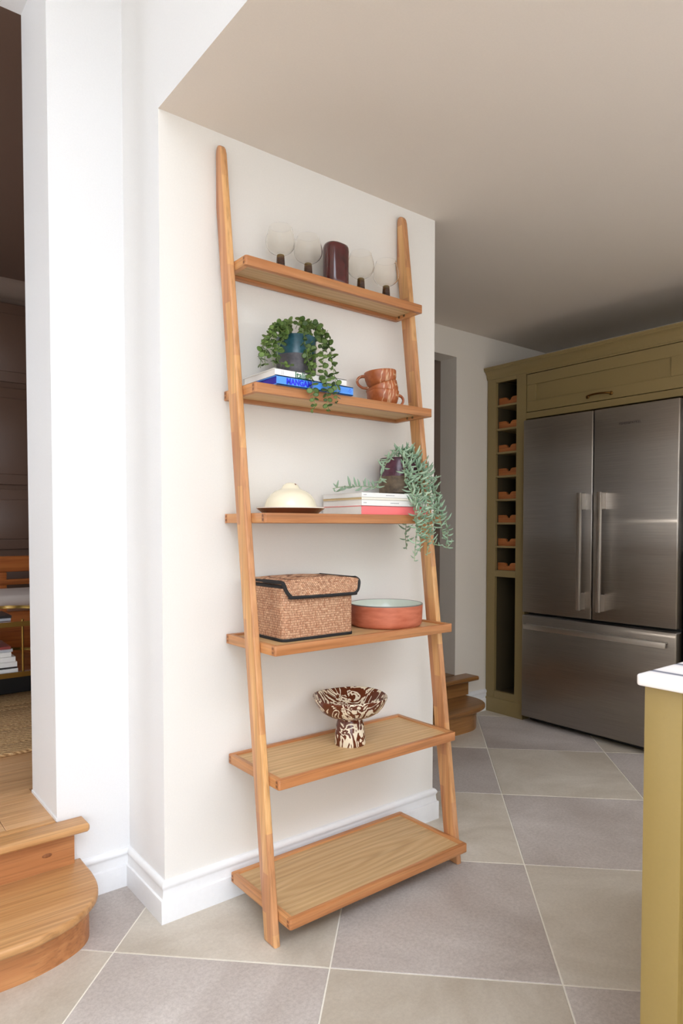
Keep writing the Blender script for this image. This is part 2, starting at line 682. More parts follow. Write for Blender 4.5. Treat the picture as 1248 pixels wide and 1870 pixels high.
def letters(name, text, size, parent, mat, loc, rot, depth=.0004, bold=0., sx=1.):
    cu = bpy.data.curves.new(name, 'FONT')
    cu.body = text
    cu.size = size
    cu.extrude = depth / 2
    cu.offset = bold
    tmp = bpy.data.objects.new(name + '_curve', cu)
    COL.objects.link(tmp)
    dg = bpy.context.evaluated_depsgraph_get()
    me = bpy.data.meshes.new_from_object(tmp.evaluated_get(dg))
    bpy.data.objects.remove(tmp, do_unlink=True)
    me.materials.clear()
    me.materials.append(M[mat])
    mw = Matrix.Translation(Vector(loc) - OFF.get(parent.name, Vector())) @ rot.to_4x4() @ Matrix.Diagonal((sx, 1, 1, 1))
    me.transform(mw)
    o = bpy.data.objects.new(name, me)
    COL.objects.link(o)
    o.parent = parent
    return o


# ---------------------------------------------------------------- the room
CZ = 2.34          # kitchen ceiling
TOP = 3.4          # skylight curb
# walls
struct('wall_left', bxo(-.225, 0, .275, .56, 0, 3.6), 'daylit_white')
struct('wall_left.001', bxo(-3.2, -.225, .275, .56, 2.82, 3.6), 'daylit_white')
struct('wall_left.002', bxo(-3.2, -1.75, .275, .56, 0, 2.82), 'white_paint')
wm = struct('wall_middle', bxo(0, 1.123, 0, .56, 0, CZ), ['white_paint', 'daylit_white'], 0)
for p in wm.data.polygons:          # narrow return gets the pier's cooler white, daylight put into the colour
    if p.normal.x < -.9:
        p.material_index = 1
struct('wall_back', bxo(2.262, 3.3, .91, 1.04, 0, CZ), 'warmlit_white')
struct('wall_back.001', bxo(1.123, 2.262, .91, 1.04, 2.175, CZ), 'warmlit_white')
struct('wall_right', bxo(3.16, 3.3, -4.6, .91, 0, CZ), 'white_paint')
struct('wall_side', bxo(-3.2, -3.0, -4.7, .275, 0, 3.6), 'white_paint')
bm = bmesh.new()
box(bm, -3.0, -2.8, -4.7, -4.5, 0, CZ)
box(bm, -1.2, 3.3, -4.7, -4.5, 0, CZ)
box(bm, -3.0, 0, -4.7, -4.5, 2.2, TOP)

struct('wall_rear', bm, 'white_paint')
bm = bmesh.new()
for x in (-2.8, -2.02, -1.25):
    box(bm, x, x + .05, -4.62, -4.56, 0, 2.2)
box(bm, -2.8, -1.2, -4.62, -4.56, 2.14, 2.2)
struct('door_1', bm, 'dark_gap')
# lower ceiling; its edge towards the rooflight is painted like the walls
for nm, ya, yb in (('ceiling', -2.1, 0), ('ceiling.001', 0, 1.04)):
    c = struct(nm, bxo(0, 3.3, ya, yb, CZ, TOP), ['ceiling_paint', 'daylit_white'], 0)
    for p in c.data.polygons:
        if p.normal.x < -.9:
            p.material_index = 1
struct('ceiling.002', bxo(-3.2, 0, -4.7, -4.3, TOP, TOP + .15), 'ceiling_paint')
bm = bmesh.new()
box(bm, 2.9, 3.3, -4.7, -2.1, CZ, TOP)
box(bm, 0, 2.9, -4.7, -4.3, CZ, TOP)
struct('ceiling.006', bm, 'ceiling_paint')  # roof edges around the rooflight added over the kitchen side
struct('ceiling.005', bxo(-3.2, 0, -1.9, .56, TOP, TOP + .15), 'white_paint')
struct('floor.003', bxo(-14, 14, -18, -4.7, -.12, -.02), 'terrace_stone')
bm = bmesh.new()
struct('ceiling.007', bxo(-3.2, -2.6, -4.3, -1.9, TOP, TOP + .15), 'white_paint')
for y in (-4.27, -3.1, -1.93):
    box(bm, -3.0, 2.9 if y < -3 else 0, y - .03, y + .03, TOP - .02, TOP + .08)  # rear bars run on across the added opening
struct('window_1', bm, 'skirting_paint')

# stone floor: grout bed and diagonal tiles, each a piece of its own
fl = struct('floor', bxo(-3.2, 3.3, -4.7, .95, -.06, -.0018), 'grout')
th = R(44.74)
e1 = Vector((math.cos(th), -math.sin(th)))
e2 = Vector((math.sin(th), math.cos(th)))
P1, P2, O1, O2, G = .594, .610, .509, -.157, .0042


def clip(poly, ax, lim, sgn):
    out = []
    for i in range(len(poly)):
        a, b = poly[i], poly[(i + 1) % len(poly)]
        da, db = sgn * (lim - a[ax]), sgn * (lim - b[ax])
        if da >= 0:
            out.append(a)
        if (da >= 0) != (db >= 0):
            out.append(a + (b - a) * (da / (da - db)))
    return out


for i in range(-9, 9):
    for j in range(-11, 8):
        a0, a1 = O1 + P1 * i + G / 2, O1 + P1 * (i + 1) - G / 2
        b0, b1 = O2 + P2 * j + G / 2, O2 + P2 * (j + 1) - G / 2
        poly = [e1 * a + e2 * b for a, b in ((a0, b0), (a1, b0), (a1, b1), (a0, b1))]
        for ax, lim, sg in ((0, 3.14, 1), (0, -2.98, -1), (1, .9, 1), (1, -4.48, -1)):
            poly = clip(poly, ax, lim, sg)
            if len(poly) < 3:
                break
        if len(poly) < 3:
            continue
        # drop what the pillar and the steps cover completely
        if all(p.x < 1.123 and p.x > 0 and p.y > 0 for p in poly) or all(p.x < 0 and p.y > .275 for p in poly):
            continue
        obj('tile', prism(bmesh.new(), [tuple(p) for p in poly], -.004, 0, bev=.0012, seg=1), 'tile_lilac' if (i + j) % 2 == 0 else 'tile_beige', fl)

# skirting boards
SK = [(0, 0), (.018, 0), (.018, .067), (.0165, .0695), (.0125, .071), (.0105, .080), (.0095, .092), (.0095, .097), (.0125, .101), (.0135, .106), (.012, .112), (.008, .117), (.003, .12), (0, .12)]
struct('baseboard_middle', sweep(bmesh.new(), [(-.17, .275), (0, .275), (0, 0), (1.123, 0), (1.123, .56)], SK), 'skirting_paint')
struct('baseboard_back', sweep(bmesh.new(), [(2.33, .91), (2.545, .91)], [(o, z * 1.1) for o, z in SK]), 'skirting_paint')
LZ = .262
struct('trim_2', bxo(-.2285, -.2248, .2715, .56, LZ, LZ + .009), 'skirting_paint')

# ---------------------------------------------------------------- room up the steps on the left
struct('wall_far', bxo(-2.4, 1.2, 4.2, 4.3, 0, 3.2), 'taupe_paint')
struct('wall_far.001', bxo(1.1, 1.2, .56, 4.2, 0, 3.2), 'taupe_paint')
bm = bmesh.new()
for a in ((.56, 4.3, 0, 1.1), (.56, 4.3, 2.5, 3.2), (.56, 1.6, 1.1, 2.5), (3.2, 4.3, 1.1, 2.5)):
    box(bm, -2.4, -2.3, *a)
struct('wall_far.002', bm, 'taupe_paint')
bm = bmesh.new()
for a in ((1.6, 1.65, 1.1, 2.5), (3.15, 3.2, 1.1, 2.5), (2.38, 2.42, 1.1, 2.5), (1.6, 3.2, 1.1, 1.15), (1.6, 3.2, 2.45, 2.5)):
    box(bm, -2.38, -2.33, *a)
struct('window_added', bm, 'skirting_paint')  # unseen window added to brighten the table and the room
struct('ceiling.003', bxo(-2.4, 1.2, .28, 4.3, 3.15, 3.25), 'taupe_paint')
struct('trim_3', sweep(bmesh.new(), [(-2.3, 4.2), (1.1, 4.2)], [(0, 2.97), (.02, 2.97), (.03, 2.99), (.03, 3.01), (.06, 3.03), (.10, 3.08), (.12, 3.11), (.12, 3.15), (0, 3.15)]), 'cornice_paint')
# panelled cupboard wall below the cornice
cup = thing('panelled_cupboard', (.3, 4.18, LZ), 'dark taupe panelled cupboard front across the far wall of the room up the steps', 'cupboard')
obj('carcass', bxo(-2.2, 1.08, 4.08, 4.17, LZ, 2.95), 'taupe_gloss', cup)
bm = bmesh.new()
for x0, x1 in ((-2.1, -1.32), (-1.3, -.52), (-.5, .26), (.28, 1.06)):
    for z0, z1 in ((2.32, 2.94), (1.5, 2.27), (.98, 1.46), (.4, .93)):
        d = obj('door', bxo(x0, x1, 4.055, 4.08, z0, z1, .003), 'taupe_gloss', cup)
        obj('raised_panel', bxo(x0 + .08, x1 - .08, 4.046, 4.056, z0 + .08, z1 - .08, .006), 'taupe_gloss', d)
bm.free()
f2 = struct('floor.001', bxo(-2.3, 1.1, .30, 4.2, .15, LZ - .012), 'oak_plank')
random.seed(3)
for j in range(39):
    y0 = .302 + j * .1
    x = -2.3 + random.uniform(-.8, 0)
    while x < 1.1:
        L = random.uniform(1.0, 1.6)
        a, b = max(x, -2.3), min(x + L, 1.1)
        if y0 < .56:
            b = min(b, -.226)
        if b - a > .05:
            obj('plank', bxo(a + .0008, b - .0008, y0, y0 + .0984, LZ - .012, LZ, .001, 1), 'oak_plank', f2)
        x += L

# steps -----------------------------------------------------------------
def steps(name, label, xr, yw, xl, mat_t, mat_r, z1, z2, shape_t, shape_r, yn, yr, xre):
    s = thing(name, (xr - .5, yw - .2, 0), label, 'steps')
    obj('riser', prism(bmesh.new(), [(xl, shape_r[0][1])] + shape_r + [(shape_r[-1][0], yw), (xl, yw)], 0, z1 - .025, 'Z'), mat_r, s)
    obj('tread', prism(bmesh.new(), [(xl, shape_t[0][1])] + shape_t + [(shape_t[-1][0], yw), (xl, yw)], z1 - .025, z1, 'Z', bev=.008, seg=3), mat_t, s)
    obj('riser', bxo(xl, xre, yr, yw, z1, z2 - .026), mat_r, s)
    obj('tread', prism(bmesh.new(), [(xl, yn), (xr - .006, yn), (xr, yn + .006), (xr, yw), (xl, yw)], z2 - .026, z2, 'Z', bev=.009, seg=3), mat_t, s)
    return s


def arc(pts, k=6):
    return [(p.x, p.y) for p in smooth_path([(x, y, 0) for x, y in pts], k)]


st = steps('oak_steps', 'pair of light oak steps with a rounded lower tread by the white pier', -.15, .274, -1.7, 'oak_step', 'oak_riser', .131, LZ,
      arc([(-.47, -.087), (-.369, -.083), (-.282, -.057), (-.228, -.019), (-.187, .03), (-.165, .09), (-.157, .16), (-.157, .21)]),
      arc([(-.45, -.036), (-.385, -.034), (-.315, -.02), (-.252, .006), (-.212, .04), (-.192, .085), (-.186, .14), (-.186, .2)]),
      .198, .246, -.183)
obj('tread', bxo(-1.7, -.2285, .2742, .301, LZ - .026, LZ, .001, 1), 'oak_step', st)
bm = bmesh.new()
lathe(bm, [(0, .0009), (.006, .0007), (.011, 0)], seg=20)
bmesh.ops.rotate(bm, verts=bm.verts[:], matrix=Matrix.Rotation(R(90), 3, 'X'))
bmesh.ops.scale(bm, verts=bm.verts[:], vec=(1.3, 1, .6))
bmesh.ops.translate(bm, verts=bm.verts[:], vec=(-.262, .246, .178))
obj('knot', bm, 'end_grain', st)
steps('oak_steps', 'older brown oak steps with rounded tread in the hall opening behind the shelf', 2.36, .909, 1.13, 'oak_old_step', 'oak_old_step', .138, LZ - .004,
      arc([(1.9, .612), (2.05, .608), (2.15, .618), (2.23, .65), (2.28, .7), (2.305, .76), (2.31, .82), (2.31, .86)]),
      arc([(1.9, .655), (2.05, .652), (2.14, .66), (2.2, .69), (2.245, .73), (2.262, .77), (2.27, .82), (2.27, .86)]),
      .80, .862, 2.33)
# the hall up those steps
struct('wall_hall', bxo(2.262, 2.4, 1.04, 3.2, 0, 2.6), 'hall_paint')
struct('wall_hall.001', bxo(1.21, 2.4, 3.2, 3.3, 0, 2.6), 'hall_paint')
struct('wall_hall.002', bxo(1.123, 1.21, .56, 3.3, 0, 2.6), 'hall_paint')
struct('ceiling.004', bxo(1.123, 2.4, 1.04, 3.3, 2.5, 2.6), 'hall_paint')
f3 = struct('floor.002', bxo(1.21, 2.262, .91, 3.2, .1, LZ - .012), 'oak_old_step')
for j in range(22):
    obj('plank', bxo(1.211, 2.261, .912 + j * .104, .912 + j * .104 + .1025, LZ - .012, LZ - .004, .001, 1), 'oak_old_step', f3)

# furniture in that room
rug = thing('jute_rug', (-.3, 1.6, LZ), 'braided natural jute rug with striped bands under the glass table', 'rug')
for k, (a, b) in enumerate(((.995, 1.12), (1.125, 1.33), (1.335, 1.40), (1.405, 1.68), (1.685, 1.75), (1.755, 2.05), (2.055, 2.15), (2.155, 2.6))):
    obj('band', bxo(-1.7, .62, a, b, LZ, LZ + .014, .005, 2), 'jute', rug)


def rounded_rect(x0, x1, y0, y1, r, k=8):
    p = []
    for cx, cy, s in ((x1 - r, y0 + r, -90), (x1 - r, y1 - r, 0), (x0 + r, y1 - r, 90), (x0 + r, y0 + r, 180)):
        for i in range(k + 1):
            a = R(s + 90 * i / k)
            p.append((cx + r * math.cos(a), cy + r * math.sin(a)))
    return p


tb = thing('coffee_table', (-.4, 2.1, LZ + .014), 'two-tier glass coffee table with thin brass rims and rods on the jute rug', 'coffee table')
rr = rounded_rect(-1.2, .24, 1.73, 2.5, .17)
for nm, z in (('table_top', .675), ('lower_shelf', .425)):
    t_ = obj(nm, prism(bmesh.new(), rr, z, z + .008, 'Z'), 'table_glass', tb)
    bm = bmesh.new()
    n_ = len(rr)
    t2 = bmesh.new()
    ring = []
    for (x, y) in rr:
        d = Vector((x + .48, y - 2.115)).normalized() * .006
        ring.append([t2.verts.new((x + d.x * q, y + d.y * q, z + h)) for q, h in ((1, -.008), (1, .016), (0, .016), (0, -.008))])
    for i in range(n_):
        for k in range(4):
            t2.faces.new((ring[i][k], ring[i][(k + 1) % 4], ring[(i + 1) % n_][(k + 1) % 4], ring[(i + 1) % n_][k]))
    bmesh.ops.recalc_face_normals(t2, faces=t2.faces[:])
    place(bm, t2)
    obj('rim', bm, 'brass', t_)
for x, y in ((.02, 1.745), (.02, 2.485), (-1.0, 1.745), (-1.0, 2.485)):
    obj('leg', tube(bmesh.new(), [(x, y, .418), (x, y, .70)], .006, 10), 'brass', tb)


obj('base', bxo(-1.05, .2, 2.0, 2.38, LZ + .014, .418, .01), 'leather_black', tb)  # black box placed where the shadow under the lower shelf falls


def magazine(name, x0, x1, y0, y1, z, h, cover, label, cat='magazine', group=None, page='page_white', spine='-Y', th=.0012, rz=0, loc=None):
    """a closed magazine or book lying flat; spine on one side, page block inset on the others"""
    c = Vector(((x0 + x1) / 2, (y0 + y1) / 2, z))
    o = thing(name, c, label, cat, group)
    bm = bmesh.new()
    box(bm, x0, x1, y0, y1, z, z + th, .0004, 1)
    box(bm, x0, x1, y0, y1, z + h - th, z + h, .0004, 1)
    i = max(.002, th * 1.2)
    if spine == '-Y':
        box(bm, x0, x1, y0, y0 + th, z, z + h, .0004, 1)
        pb = (x0 + i, x1 - i, y0 + th, y1 - i)
    elif spine == '+X':
        box(bm, x1 - th, x1, y0, y1, z, z + h, .0004, 1)
        pb = (x0 + i, x1 - th, y0 + i, y1 - i)
    obj('cover', bm, cover, o, 30)
    obj('pages', bxo(*pb, z + th, z + h - th), page, o, 0)
    o.rotation_euler[2] = rz
    return o


zs = .434
stack = [(.014, 'cover_white', .03, 'cover_white', 'white magazine at the bottom of the tall stack under the glass table', 0),
         (.006, 'cover_dark', .03, 'cover_dark', 'thin dark magazine second from bottom of the tall stack under the glass table', -.004),
         (.018, 'cover_white', .03, 0, 'thick white magazine third from bottom of the tall stack under the glass table', -.002),
         (.018, 'cover_white', .03, 0, 'white magazine in the middle of the tall stack under the glass table', -.008),
         (.017, 'cover_white', .03, 0, 'pale magazine third from the top of the tall stack under the glass table', -.028),
         (.010, 'cover_grey', .03, 0, 'grey-white magazine second from the top of the stack under the glass table', -.024),
         (.010, 'cover_red', .03, 0, 'magazine with a dull red cover on top of the stack under the glass table', -.03)]
for h, cv, _, __, lb, dx in stack:
    h *= 1.4
    magazine('magazine', -.29 + dx, .002 + dx, 1.77, 1.99, zs, h, cv, lb, group='magazines under the glass table', rz=R(random.uniform(-2, 2)))
    zs += h + .0004
zs = .434
for i, (h, cv) in enumerate(((.15, 'page_white'), (.03, 'cover_white'), (.012, 'cover_grey'), (.014, 'cover_dark'))):
    magazine('magazine', -.36, -.04 - .01 * i, 2.14, 2.36, zs, h, cv, ['thick white volume at the bottom of the rear stack under the glass table', 'white magazine second from the bottom of the rear stack under the glass table', 'grey magazine below the dark one in the rear stack under the glass table', 'dark magazine on top of the rear stack under the glass table'][i], group='magazines in the rear stack under the glass table')
    zs += h + .0004
zs = .684
for i, (h, cv) in enumerate(((.014, 'cover_grey'), (.013, 'cover_dark'))):
    magazine('magazine', -.36, -.012 + .004 * i, 1.84, 2.06, zs, h, cv, ['pale magazine lying under the dark one on the glass table top', 'dark-covered magazine on top of the pale one on the glass table'][i], group='magazines on the glass table top')
    zs += h + .0004

db = thing('daybed', (.2, 3.1, LZ), 'orange teak daybed frame with slatted back in the room up the steps', 'daybed')
obj('base', bxo(-.9, 1.0, 2.78, 3.5, LZ + .05, .63, .01), 'teak', db)
for x in (-.85, .93):
    obj('foot', bxo(x, x + .06, 2.84, 2.9, LZ, LZ + .05), 'teak', db)
obj('back_rail', bxo(-.9, 1.0, 3.5, 3.55, .83, .945, .008), 'teak', db)
obj('back_rail', bxo(-.9, 1.0, 3.5, 3.55, .735, .775, .006), 'teak', db)
for x in (-.88, .24, .95):
    obj('post', bxo(x, x + .08, 3.505, 3.545, .4, .83, .006), 'teak', db)
bm = bmesh.new()
box(bm, .03, .98, 2.83, 3.45, .632, .718, .04, 5)
tag(obj('seat_cushion', bm, 'oatmeal_fabric', None, 60), 'pale oatmeal rounded seat cushion on the teak daybed', 'cushion')

# ---------------------------------------------------------------- kitchen cabinets, fridge, island
XC = 2.545
ca = thing('wine_rack_cabinet', (XC + .3, .76, 0), 'tall narrow olive cabinet with open wine rack left of the steel fridge', 'cabinet')
obj('side_panel', bxo(XC + .02, 3.15, .883, .905, 0, 2.08), 'drab_olive_paint', ca)
obj('side_panel', bxo(XC + .02, 3.15, .617, .636, 0, 2.08), 'drab_olive_paint', ca)
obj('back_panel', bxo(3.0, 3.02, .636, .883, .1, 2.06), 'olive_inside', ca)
obj('stile', bxo(XC, XC + .022, .84, .906, .0, 2.08, .0015, 1), 'drab_olive_paint', ca)
obj('stile', bxo(XC, XC + .022, .617, .686, .0, 2.08, .0015, 1), 'drab_olive_paint', ca)
for a, b in ((2.046, 2.08), (.849, .89), (.09, .134)):
    obj('rail', bxo(XC, XC + .022, .686, .84, a, b, .0012, 1), 'drab_olive_paint', ca)
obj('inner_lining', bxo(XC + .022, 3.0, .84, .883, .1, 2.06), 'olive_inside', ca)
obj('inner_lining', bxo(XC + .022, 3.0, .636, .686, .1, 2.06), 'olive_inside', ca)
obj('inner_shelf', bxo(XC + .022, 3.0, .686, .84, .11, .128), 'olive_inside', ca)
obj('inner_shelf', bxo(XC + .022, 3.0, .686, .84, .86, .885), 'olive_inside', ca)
obj('plinth', sweep(bmesh.new(), [(XC, .905), (XC, .617)], [(0, 0), (.012, 0), (.012, .078), (.006, .088), (0, .09)]), 'drab_olive_paint', ca)
CH = (2.046 - .89) / 8
ym = .763
for k in range(8):
    z = .89 + CH * k
    if k:
        obj('rack_shelf', bxo(XC + .004, 3.0, .686, .84, z - .006, z + .006, .001, 1), 'drab_olive_paint', ca)
    zt = z + (.006 if k else 0)
    pr = [(.6865, zt), (.8395, zt), (.8395, zt + .046), (.789, zt + .046), (.782, zt + .040)]
    for i in range(9):
        a = R(180 * i / 8)
        pr.append((ym + .015 * math.cos(a), zt + .040 - .015 * math.sin(a)))
    pr += [(.744, zt + .040), (.737, zt + .046), (.6865, zt + .046)]
    obj('bottle_rest', prism(bmesh.new(), pr, XC + .03, XC + .046, 'X'), 'pine_rest', ca, 20)

cb = thing('fridge_top_cabinet', (XC + .3, .15, 1.8), 'long olive wall cabinet with one recessed-panel door above the steel fridge', 'cabinet')
YA, YB = -.335, .617
obj('carcass', bxo(XC + .024, 3.15, YA, YB, 1.80, 2.08), 'drab_olive_paint', cb)
obj('rail', bxo(XC, XC + .022, YA, YB, 1.796, 1.833, .0015, 1), 'drab_olive_paint', cb)
obj('rail', bxo(XC, XC + .022, YA, YB, 2.06, 2.08, .001, 1), 'drab_olive_paint', cb)
obj('stile', bxo(XC, XC + .022, YA, -.302, 1.833, 2.06, .001, 1), 'drab_olive_paint', cb)
dr = thing
y0, y1, z0, z1 = -.298, .612, 1.8365, 2.0565
bm = bmesh.new()
w_ = .062
box(bm, XC, XC + .022, y0, y1, z0, z0 + w_, .0012, 1)
box(bm, XC, XC + .022, y0, y1, z1 - w_, z1, .0012, 1)
box(bm, XC, XC + .022, y0, y0 + w_, z0 + w_, z1 - w_, .0012, 1)
box(bm, XC, XC + .022, y1 - w_, y1, z0 + w_, z1 - w_, .0012, 1)
box(bm, XC + .009, XC + .022, y0 + w_, y1 - w_, z0 + w_, z1 - w_)
d = obj('door', bm, 'drab_olive_paint', cb)
bm = bmesh.new()
hp = smooth_path([(XC, .213, 1.866), (XC - .016, .209, 1.8665), (XC - .024, .185, 1.869), (XC - .026, .145, 1.871), (XC - .024, .105, 1.869), (XC - .016, .081, 1.8665), (XC, .077, 1.866)], 5)
tube(bm, hp, [.0065] * 2 + [.005] * (len(hp) - 4) + [.0065] * 2, 10)
for y in (.213, .077):
    t3 = bmesh.new()
    lathe(t3, [(0, 0), (.010, 0), (.0105, .004), (.007, .008), (0, .009)], seg=16)
    bmesh.ops.rotate(t3, verts=t3.verts[:], matrix=Matrix.Rotation(R(-90), 3, 'Y'))
    bmesh.ops.translate(t3, verts=t3.verts[:], vec=(XC, y, 1.866))
    place(bm, t3)
obj('handle', bm, 'antique_brass', d)

ce = thing('larder_cabinet', (XC + .3, -.7, 0), 'tall olive larder cabinet on the right of the steel fridge', 'cabinet')
obj('end_panel', bxo(XC - .012, 3.15, -.36, -.336, 0, 2.08, .001, 1), 'drab_olive_paint', ce)
obj('carcass', bxo(XC + .022, 3.15, -1.1, -.36, 0, 2.08), 'drab_olive_paint', ce)
obj('door', bxo(XC, XC + .022, -1.1, -.363, .1, 2.05, .0015, 1), 'drab_olive_paint', ce)
co = thing('cornice', (XC, -.1, 2.07), 'stepped olive cornice moulding along the top of the kitchen cabinets', 'cornice')
CP = [(-.02, 2.07), (.004, 2.07), (.006, 2.078), (.010, 2.084), (.010, 2.09), (.013, 2.1), (.02, 2.112), (.029, 2.12), (.034, 2.122), (.034, 2.128), (.038, 2.132), (.038, 2.142), (-.02, 2.142)]
obj('moulding', sweep(bmesh.new(), [(XC, .906), (XC, -1.1)], CP), 'drab_olive_paint', co)
obj('top_board', bxo(XC + .02, 3.15, -1.1, .906, 2.08, 2.1), 'drab_olive_paint', co)

fr = thing('fridge', (2.85, .155, 0), 'stainless steel double-door fridge with a freezer drawer below', 'fridge')
XF = 2.508
obj('body', bxo(XF + .065, 3.13, -.296, .602, .03, 1.772), 'leather_black', fr)
obj('plinth', bxo(XF + .075, 2.7, -.29, .596, 0.0, .032), 'leather_black', fr)
for nm, a, b, z0, z1 in (('door', .1585, .606, .655, 1.783), ('door', -.300, .1515, .655, 1.783), ('freezer_drawer', -.300, .606, .034, .638)):
    d = obj(nm, bxo(XF, XF + .06, a, b, z0, z1, .006, 3), 'brushed_steel', fr, 30, uv=True)
    if nm == 'door':
        yh = .205 if a > 0 else .088
        sg = -1
        bm = bmesh.new()
        box(bm, XF - .056, XF - .040, yh - .012, yh + .012, .705, 1.342, .003, 2)
        for za, zb in ((1.25, 1.34), (.707, .797)):
            box(bm, XF - .042, XF + .002, yh - .009, yh + .009, za, zb, .002, 1)
        obj('handle', bm, 'handle_steel', d)
        obj('gasket', bxo(XF + .052, XF + .068, a + .01, b - .01, z0 + .01, z1 - .01), 'leather_black', d)
    else:
        bm = bmesh.new()
        box(bm, XF - .034, XF - .024, -.262, .572, .560, .588, .002, 2)
        box(bm, XF - .028, XF + .002, -.262, .572, .584, .588, .001, 1)
        obj('handle', bm, 'handle_steel', d)
letters('brand_lettering', 'FISHER&PAYKEL', .017, fr, 'ink_dark', (XF - .0006, .012, 1.686), Matrix(((0, 0, -1), (-1, 0, 0), (0, 1, 0))), .0008)

ki = thing('kitchen_island', (.9, -2.2, 0), 'mustard-olive painted kitchen island with recessed end panels', 'island')
XI, YI = .342, -1.257
obj('post', bxo(XI, XI + .03, YI - .0655, YI, 0, .880, .002, 2), 'olive_paint', ki)
obj('post', bxo(XI, XI + .03, -3.2, -3.135, 0, .880, .002, 2), 'olive_paint', ki)
obj('recessed_panel', bxo(XI + .012, XI + .03, -3.135, YI - .0655, 0, .880), 'olive_paint', ki)
obj('rail', bxo(XI + .001, XI + .03, -3.135, YI - .0655, .80, .880, .002, 2), 'olive_paint', ki)
obj('rail', bxo(XI + .001, XI + .03, -3.135, YI - .0655, 0, .12, .002, 2), 'olive_paint', ki)
obj('carcass', bxo(XI + .03, 1.35, -3.2, YI, .0, .880), 'olive_paint', ki)
wt = bmesh.new()
prism(wt, rounded_rect(.329, 1.37, -3.22, -1.247, .008, 4), .880, .900, 'Z', bev=.004, seg=3)
tag(obj('worktop', wt, 'marble'), 'white marble worktop with dark grey veins on the mustard island', 'worktop')

glow_strip = thing('added_strip', (-2.99, -.5, 1.155), 'unseen glowing strip added on the side wall to draw a line in the fridge', 'added light')  # glowing strip added out of view, only for its streak in the fridge
obj('glow_channel', bxo(-3.0, -2.985, -1.2, .26, 1.14, 1.17, .002), 'handle_steel', glow_strip)
obj('glow_face', bxo(-2.986, -2.978, -1.19, .25, 1.149, 1.161, .002), 'strip_glow', glow_strip)

# ---------------------------------------------------------------- ladder shelf
ls = thing('ladder_shelf', (.56, -.15, 0), 'oak ladder shelf with six tray shelves between two leaning poles', 'shelf unit')
SX0, SX1 = .2005, .9175
SHELVES = [(1.939, -.140, -.0025), (1.568, -.189, -.0025), (1.196, -.238, -.003), (.827, -.288, -.008), (.458, -.306, -.019), (.092, -.360, -.031)]


def pole(x0, x1):
    pts = [(-.314, 0), (-.260, 0), (-.0025, 2.112), (-.0025, 2.268), (-.004, 2.282), (-.009, 2.290), (-.016, 2.293), (-.024, 2.290), (-.031, 2.281), (-.036, 2.266), (-.0395, 2.24)]
    t = bmesh.new()
    lo = [t.verts.new((x0, y, z)) for y, z in pts]
    hi = [t.verts.new((x1, y, z)) for y, z in pts]
    n = len(pts)
    t.faces.new(lo)
    t.faces.new(hi[::-1])
    for i in range(n):
        t.faces.new((lo[i], hi[i], hi[(i + 1) % n], lo[(i + 1) % n]))
    bmesh.ops.recalc_face_normals(t, faces=t.faces[:])
    es = [e for e in t.edges if (e.verts[0] in lo) == (e.verts[1] in lo)]
    bmesh.ops.bevel(t, geom=es, offset=.0055, segments=3, affect='EDGES', profile=.5)
    b = bmesh.new()
    place(b, t)
    return b


obj('pole', pole(.178, .2000), 'oak_pole', ls)
obj('pole', pole(.9180, .942), 'oak_pole', ls)
TR, TH = .017, .028          # rim thickness, rim height
for T, yf, yb in SHELVES:
    sh = obj('shelf', bxo(SX0 + TR - .004, SX1 - TR + .004, yf + TR - .004, yb - TR + .004, T - .017, T - .006), 'oak_panel', ls, 0)
    c = .007
    bm = bmesh.new()
    pf = [(SX0 + c, yf), (SX1 - c, yf)]
    # front rail with rounded outer corners
    cor = lambda cx, cy, a0: [(cx + c * math.cos(R(a0 + 90 * i / 4)), cy + c * math.sin(R(a0 + 90 * i / 4))) for i in range(5)]
    prism(bm, cor(SX0 + c, yf + c, 180) + cor(SX1 - c, yf + c, 270) + [(SX1, yf + TR), (SX0, yf + TR)], T - TH, T, 'Z', bev=.0014, seg=2)
    # finger joints showing end grain at the front corners
    for zz in (.004, .0155):
        for xa, xb in ((SX0 - .0003, SX0 + .004), (SX1 - .004, SX1 + .0003)):
            box(bm, xa, xb, yf + .0072, yf + TR - .001, T - zz - .007, T - zz, mi=1)
    obj('front_rail', bm, ['oak_rail', 'end_grain'], sh)
    bm = bmesh.new()
    prism(bm, [(SX0, yb - TR), (SX1, yb - TR)] + cor(SX1 - c, yb - c, 0) + cor(SX0 + c, yb - c, 90), T - TH, T, 'Z', bev=.0014, seg=2)
    for zz in (.004, .0155):
        box(bm, SX0 - .0003, SX0 + .004, yb - TR + .001, yb - .0072, T - zz - .007, T - zz, mi=1)
    obj('back_rail', bm, ['oak_rail', 'end_grain'], sh)
    obj('side_rail', bxo(SX0, SX0 + TR, yf + TR + .0002, yb - TR - .0002, T - TH, T, .0014, 2), 'oak_side', sh)
    obj('side_rail', bxo(SX1 - TR, SX1, yf + TR + .0002, yb - TR - .0002, T - TH, T, .0014, 2), 'oak_side', sh)
    yp = -.287 + .1222 * T
    for dy in (-.012, .014):
        for xs, sg in ((SX0 + TR, 1), (SX1 - TR, -1)):
            bm = bmesh.new()
            lathe(bm, [(0, .003), (.0015, .003), (.0018, .0022), (.004, .0019), (.0048, 0), (0, 0)], seg=12)
            bmesh.ops.rotate(bm, verts=bm.verts[:], matrix=Matrix.Rotation(R(90 * sg), 3, 'Y'))
            bmesh.ops.translate(bm, verts=bm.verts[:], vec=(xs, min(yp + dy, yb - TR - .006), T - .0205))
            obj('screw', bm, 'screw_steel', sh)

PZ = [T - .006 for T, _, _ in SHELVES]     # panel heights

